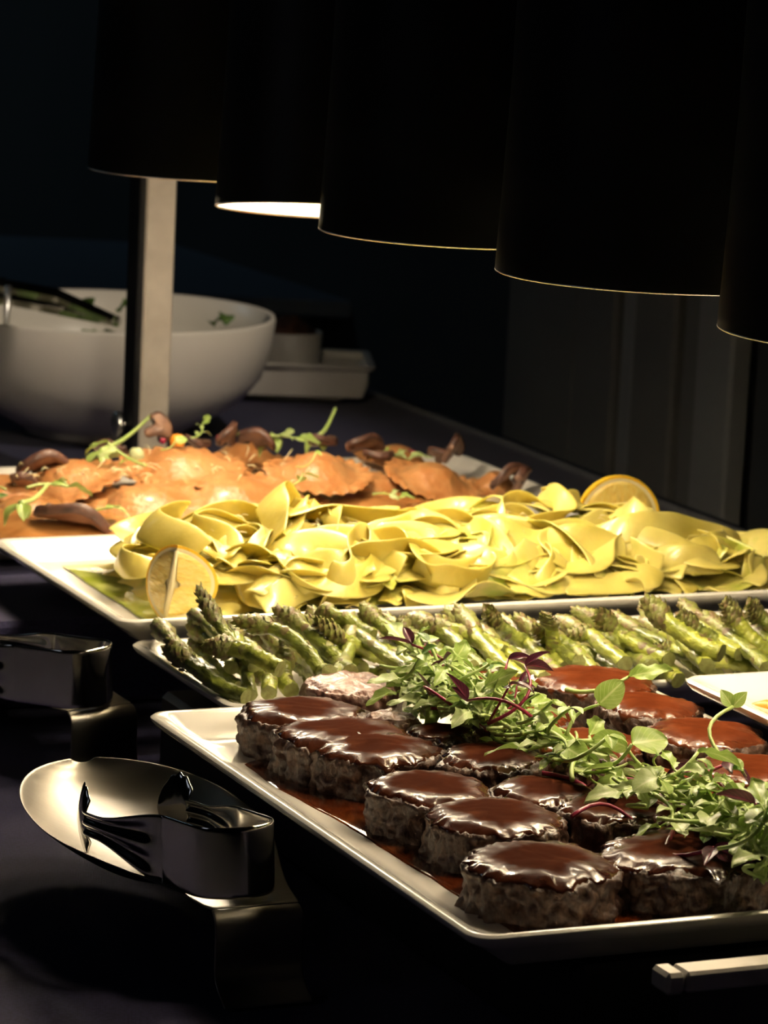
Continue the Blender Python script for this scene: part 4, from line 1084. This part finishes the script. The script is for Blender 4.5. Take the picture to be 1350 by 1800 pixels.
for (kd, v, x, y, z, yaw, lab, s) in (
    ('round', 0, 205, 905, .072, 0, 'green leaf at the seam between ravioli and pasta', .9), ('round', 2, 540, 852, .084, 30, 'pale green leaf lying on the middle ravioli', .7),
    ('arugula', 1, 100, 855, .086, 30, 'green sprig draped over the left ravioli', .9), ('arugula', 3, 200, 812, .090, 160, 'leafy sprig hanging from the left top of the ravioli', 1.0),
    ('arugula', 2, 350, 765, .092, 70, 'small bud sprig at the back of the highest ravioli', .6), ('arugula', 5, 500, 772, .090, 10, 'pale tangled sprig on the back middle of the ravioli', .9),
    ('arugula', 0, 700, 802, .082, 20, 'green sprig lying behind the smooth orange ravioli', .9), ('cress', 2, 520, 820, .092, 0, 'tiny green leaf on the round crimped ravioli', .6),
    ('amaranth', 1, 735, 790, .080, 90, 'small red stem poking up behind the ravioli', .6), ('round', 3, 315, 790, .096, 20, 'bright green pod-like leaf on the highest ravioli', .5),
    ('arugula', 6, 690, 868, .076, 20, 'herb bits at the seam below the smooth ravioli', .6), ('cress', 0, 10, 860, .082, 100, 'green leaves at the left frame edge on the ravioli', 1.0)):
    sp(kd, v, x, y, z, yaw, lab, s, 10, -5)
def cl2(r_): c = r_.choice([(-.02, .0), (-.07, -.01), (.03, .0), (-.12, .0)]); return r_.gauss(c[0], .018), r_.gauss(c[1], .02)
o = slivers('cheese_shreds', cl2, 70, 'thin pale cheese shreds melting on the ravioli', lambda x, y: .018, 9)
o.location = W(1.965, .79, .0605); o.rotation_euler = (0, 0, YAW)
# food on the right platter
o = MB().tube([P(1322, 1247, .080), P(1345, 1245, .081), P(1380, 1250, .081)], [.003, .0042, .004], 10).build('fried_strip', M['carrot']); tag(o, 'orange-brown fried strip on the white platter at the right edge', 'food')

# ------------------------------------------------------------------ big bowl and what lies in it
bc = P(178, 762, 0); bc.z = 0
def bowl(name, c, r, h, base, label, mat='bowl', th=.005):
    prof = [(.0004, .003), (base * .9, .003), (base, .0008), (base * 1.02, .004), (base * 1.25, .012), (r * .80, h * .30), (r * .93, h * .52), (r * .985, h * .78), (r, h * .98), (r - .001, h + .0008), (r - th, h - .0002),
            (r * .985 - th, h * .78), (r * .92 - th, h * .52), (r * .77 - th, h * .32), (r * .45, h * .13), (.0004, h * .10)]
    o = MB().lathe(prof, 96).build(name, M[mat]); o.location = c
    return tag(o, label, 'bowl')
bowl('serving_bowl', bc, .1385, .101, .062, 'large round cream serving bowl behind the metal post')
def in_bowl(px, py, z): return P(px, py, z)
# salad tongs / servers standing in the bowl
sv = thing('serving_box_tongs', 'dark shiny serving tongs leaning inside the big bowl at the left', 'tongs', in_bowl(150, 560, .095), R(160))
for i, (x0, z0) in enumerate(((0, .0), (0, .012))):
    MB().tube([(-.03, .01 * i, .0 + z0 * .2), (.02, .012 * i, .006 + z0), (.075, .014 * i, .011 + z0)], [.0045, .006, .0055], 4).build('arm', M['steel'], sv, False)
MB().box((.078, .008, .016), (.010, .026, .022), .002).build('hinge', M['steel'], sv, False)
hd_ = thing('serving_spoon', 'upright pale metal spoon handle at the left frame edge in the big bowl', 'spoon', in_bowl(10, 568, .09))
MB().tube([(0, 0, -.03), (0.0005, 0, .0), (.001, .004, .030)], [.002, .0026, .0026], 8).build('handle', M['lip'], hd_)
MB().lathe([(.0003, -.004), (.012, -.002), (.015, .003), (.0145, .0032), (.011, -.001), (.0003, -.003)], 20, (0, -.002, -.034)).build('spoon_bowl', M['steel'], hd_)
for i, (x, y, lab) in enumerate(((205, 548, 'dark salad leaf on the heap inside the big bowl, by the post'), (398, 570, 'small dark salad leaf at the right inside of the big bowl'), (165, 540, 'curled salad leaf beside the dark tongs in the big bowl'), (375, 573, 'low salad leaf at the inner right wall of the big bowl'))):
    o = obj('salad_leaf', leaf_mesh(.02, .008, 'lobed', 'leafd', i, 1.0, .4, .3)); o.location = P(x, y, .094); o.rotation_euler = (.3, -.8, i * 1.7); tag(o, lab, 'salad')
def salad():
    mb = MB(); rr_ = random.Random(8)
    for i in range(140):
        a = rr_.uniform(0, 6.28); r = .105 * math.sqrt(rr_.random()); s = rr_.uniform(.006, .014)
        c = Vector((r * math.cos(a), r * math.sin(a), .060 + .012 * (1 - r / .11) + rr_.uniform(0, .008)))
        ax = rr_.uniform(0, 6.28); v = [c + Vector((s * math.cos(ax + t) * (1 + .3 * rr_.random()), s * math.sin(ax + t), rr_.uniform(-.5, .5) * s)) for t in (0, 1.2, 2.4, 3.6, 4.8)] + [c + Vector((0, 0, .003))]
        mb.add(v, [(5, k_, (k_ + 1) % 5) for k_ in range(5)])
    o = mb.build('leafy_salad', M['leafd']); o.location = bc; tag(o, 'dark leafy salad filling the big bowl below its rim', 'salad', kind='stuff')
salad()
# small pot and rectangular dish
pc = P(512, 702, 0); 
dq = P(650, 655, .037); dn = P(628, 712, 0)
rd = platter_mesh(.17, .105, .037, .006, .012, .006).build('rectangular_dish', M['bowl']); rd.rotation_euler = (0, 0, R(4))
rd.location = (dn.x - .073, dn.y + .030, .0); autosmooth(rd, 40)
tag(rd, 'small deep rectangular cream dish beside the big bowl', 'dish')
cp_ = P(512, 640, .012)
pr, ph_ = .0305, .050
o = MB().lathe([(.0004, .0), (pr * .78, 0), (pr * .82, .002), (pr * .95, ph_ * .5), (pr, ph_), (pr - .001, ph_ + .0006), (pr - .0025, ph_ - .0004), (pr * .9 - .002, ph_ * .5), (pr * .7, .006), (.0004, .005)], 48).build('small_pot', M['bowl'])
ctr = Vector((rd.location.x - .003, rd.location.y + .012, .007)); cpx = P(512, 640, .010); o.location = (cpx.x, rd.location.y + .010, .0075)
tag(o, 'small round cream pot standing in the rectangular dish', 'pot')
vs = MB(); rings = []
for k in range(9):
    t = k / 8; rings.append([((pr - .003) * t * math.cos(a) * (1 + .05 * fn(a * 3, t * 5)), (pr - .003) * t * math.sin(a), ph_ - .004 + .016 * (1 - t * t) + .005 * fn(a * 2, t * 6)) for a in [2 * PI * j / 28 for j in range(28)]])
vs.loft(rings); o2 = vs.build('chopped_garnish', M['brownfood']); o2.location = o.location; tag(o2, 'heap of reddish brown chopped garnish filling the small pot', 'garnish', kind='stuff')
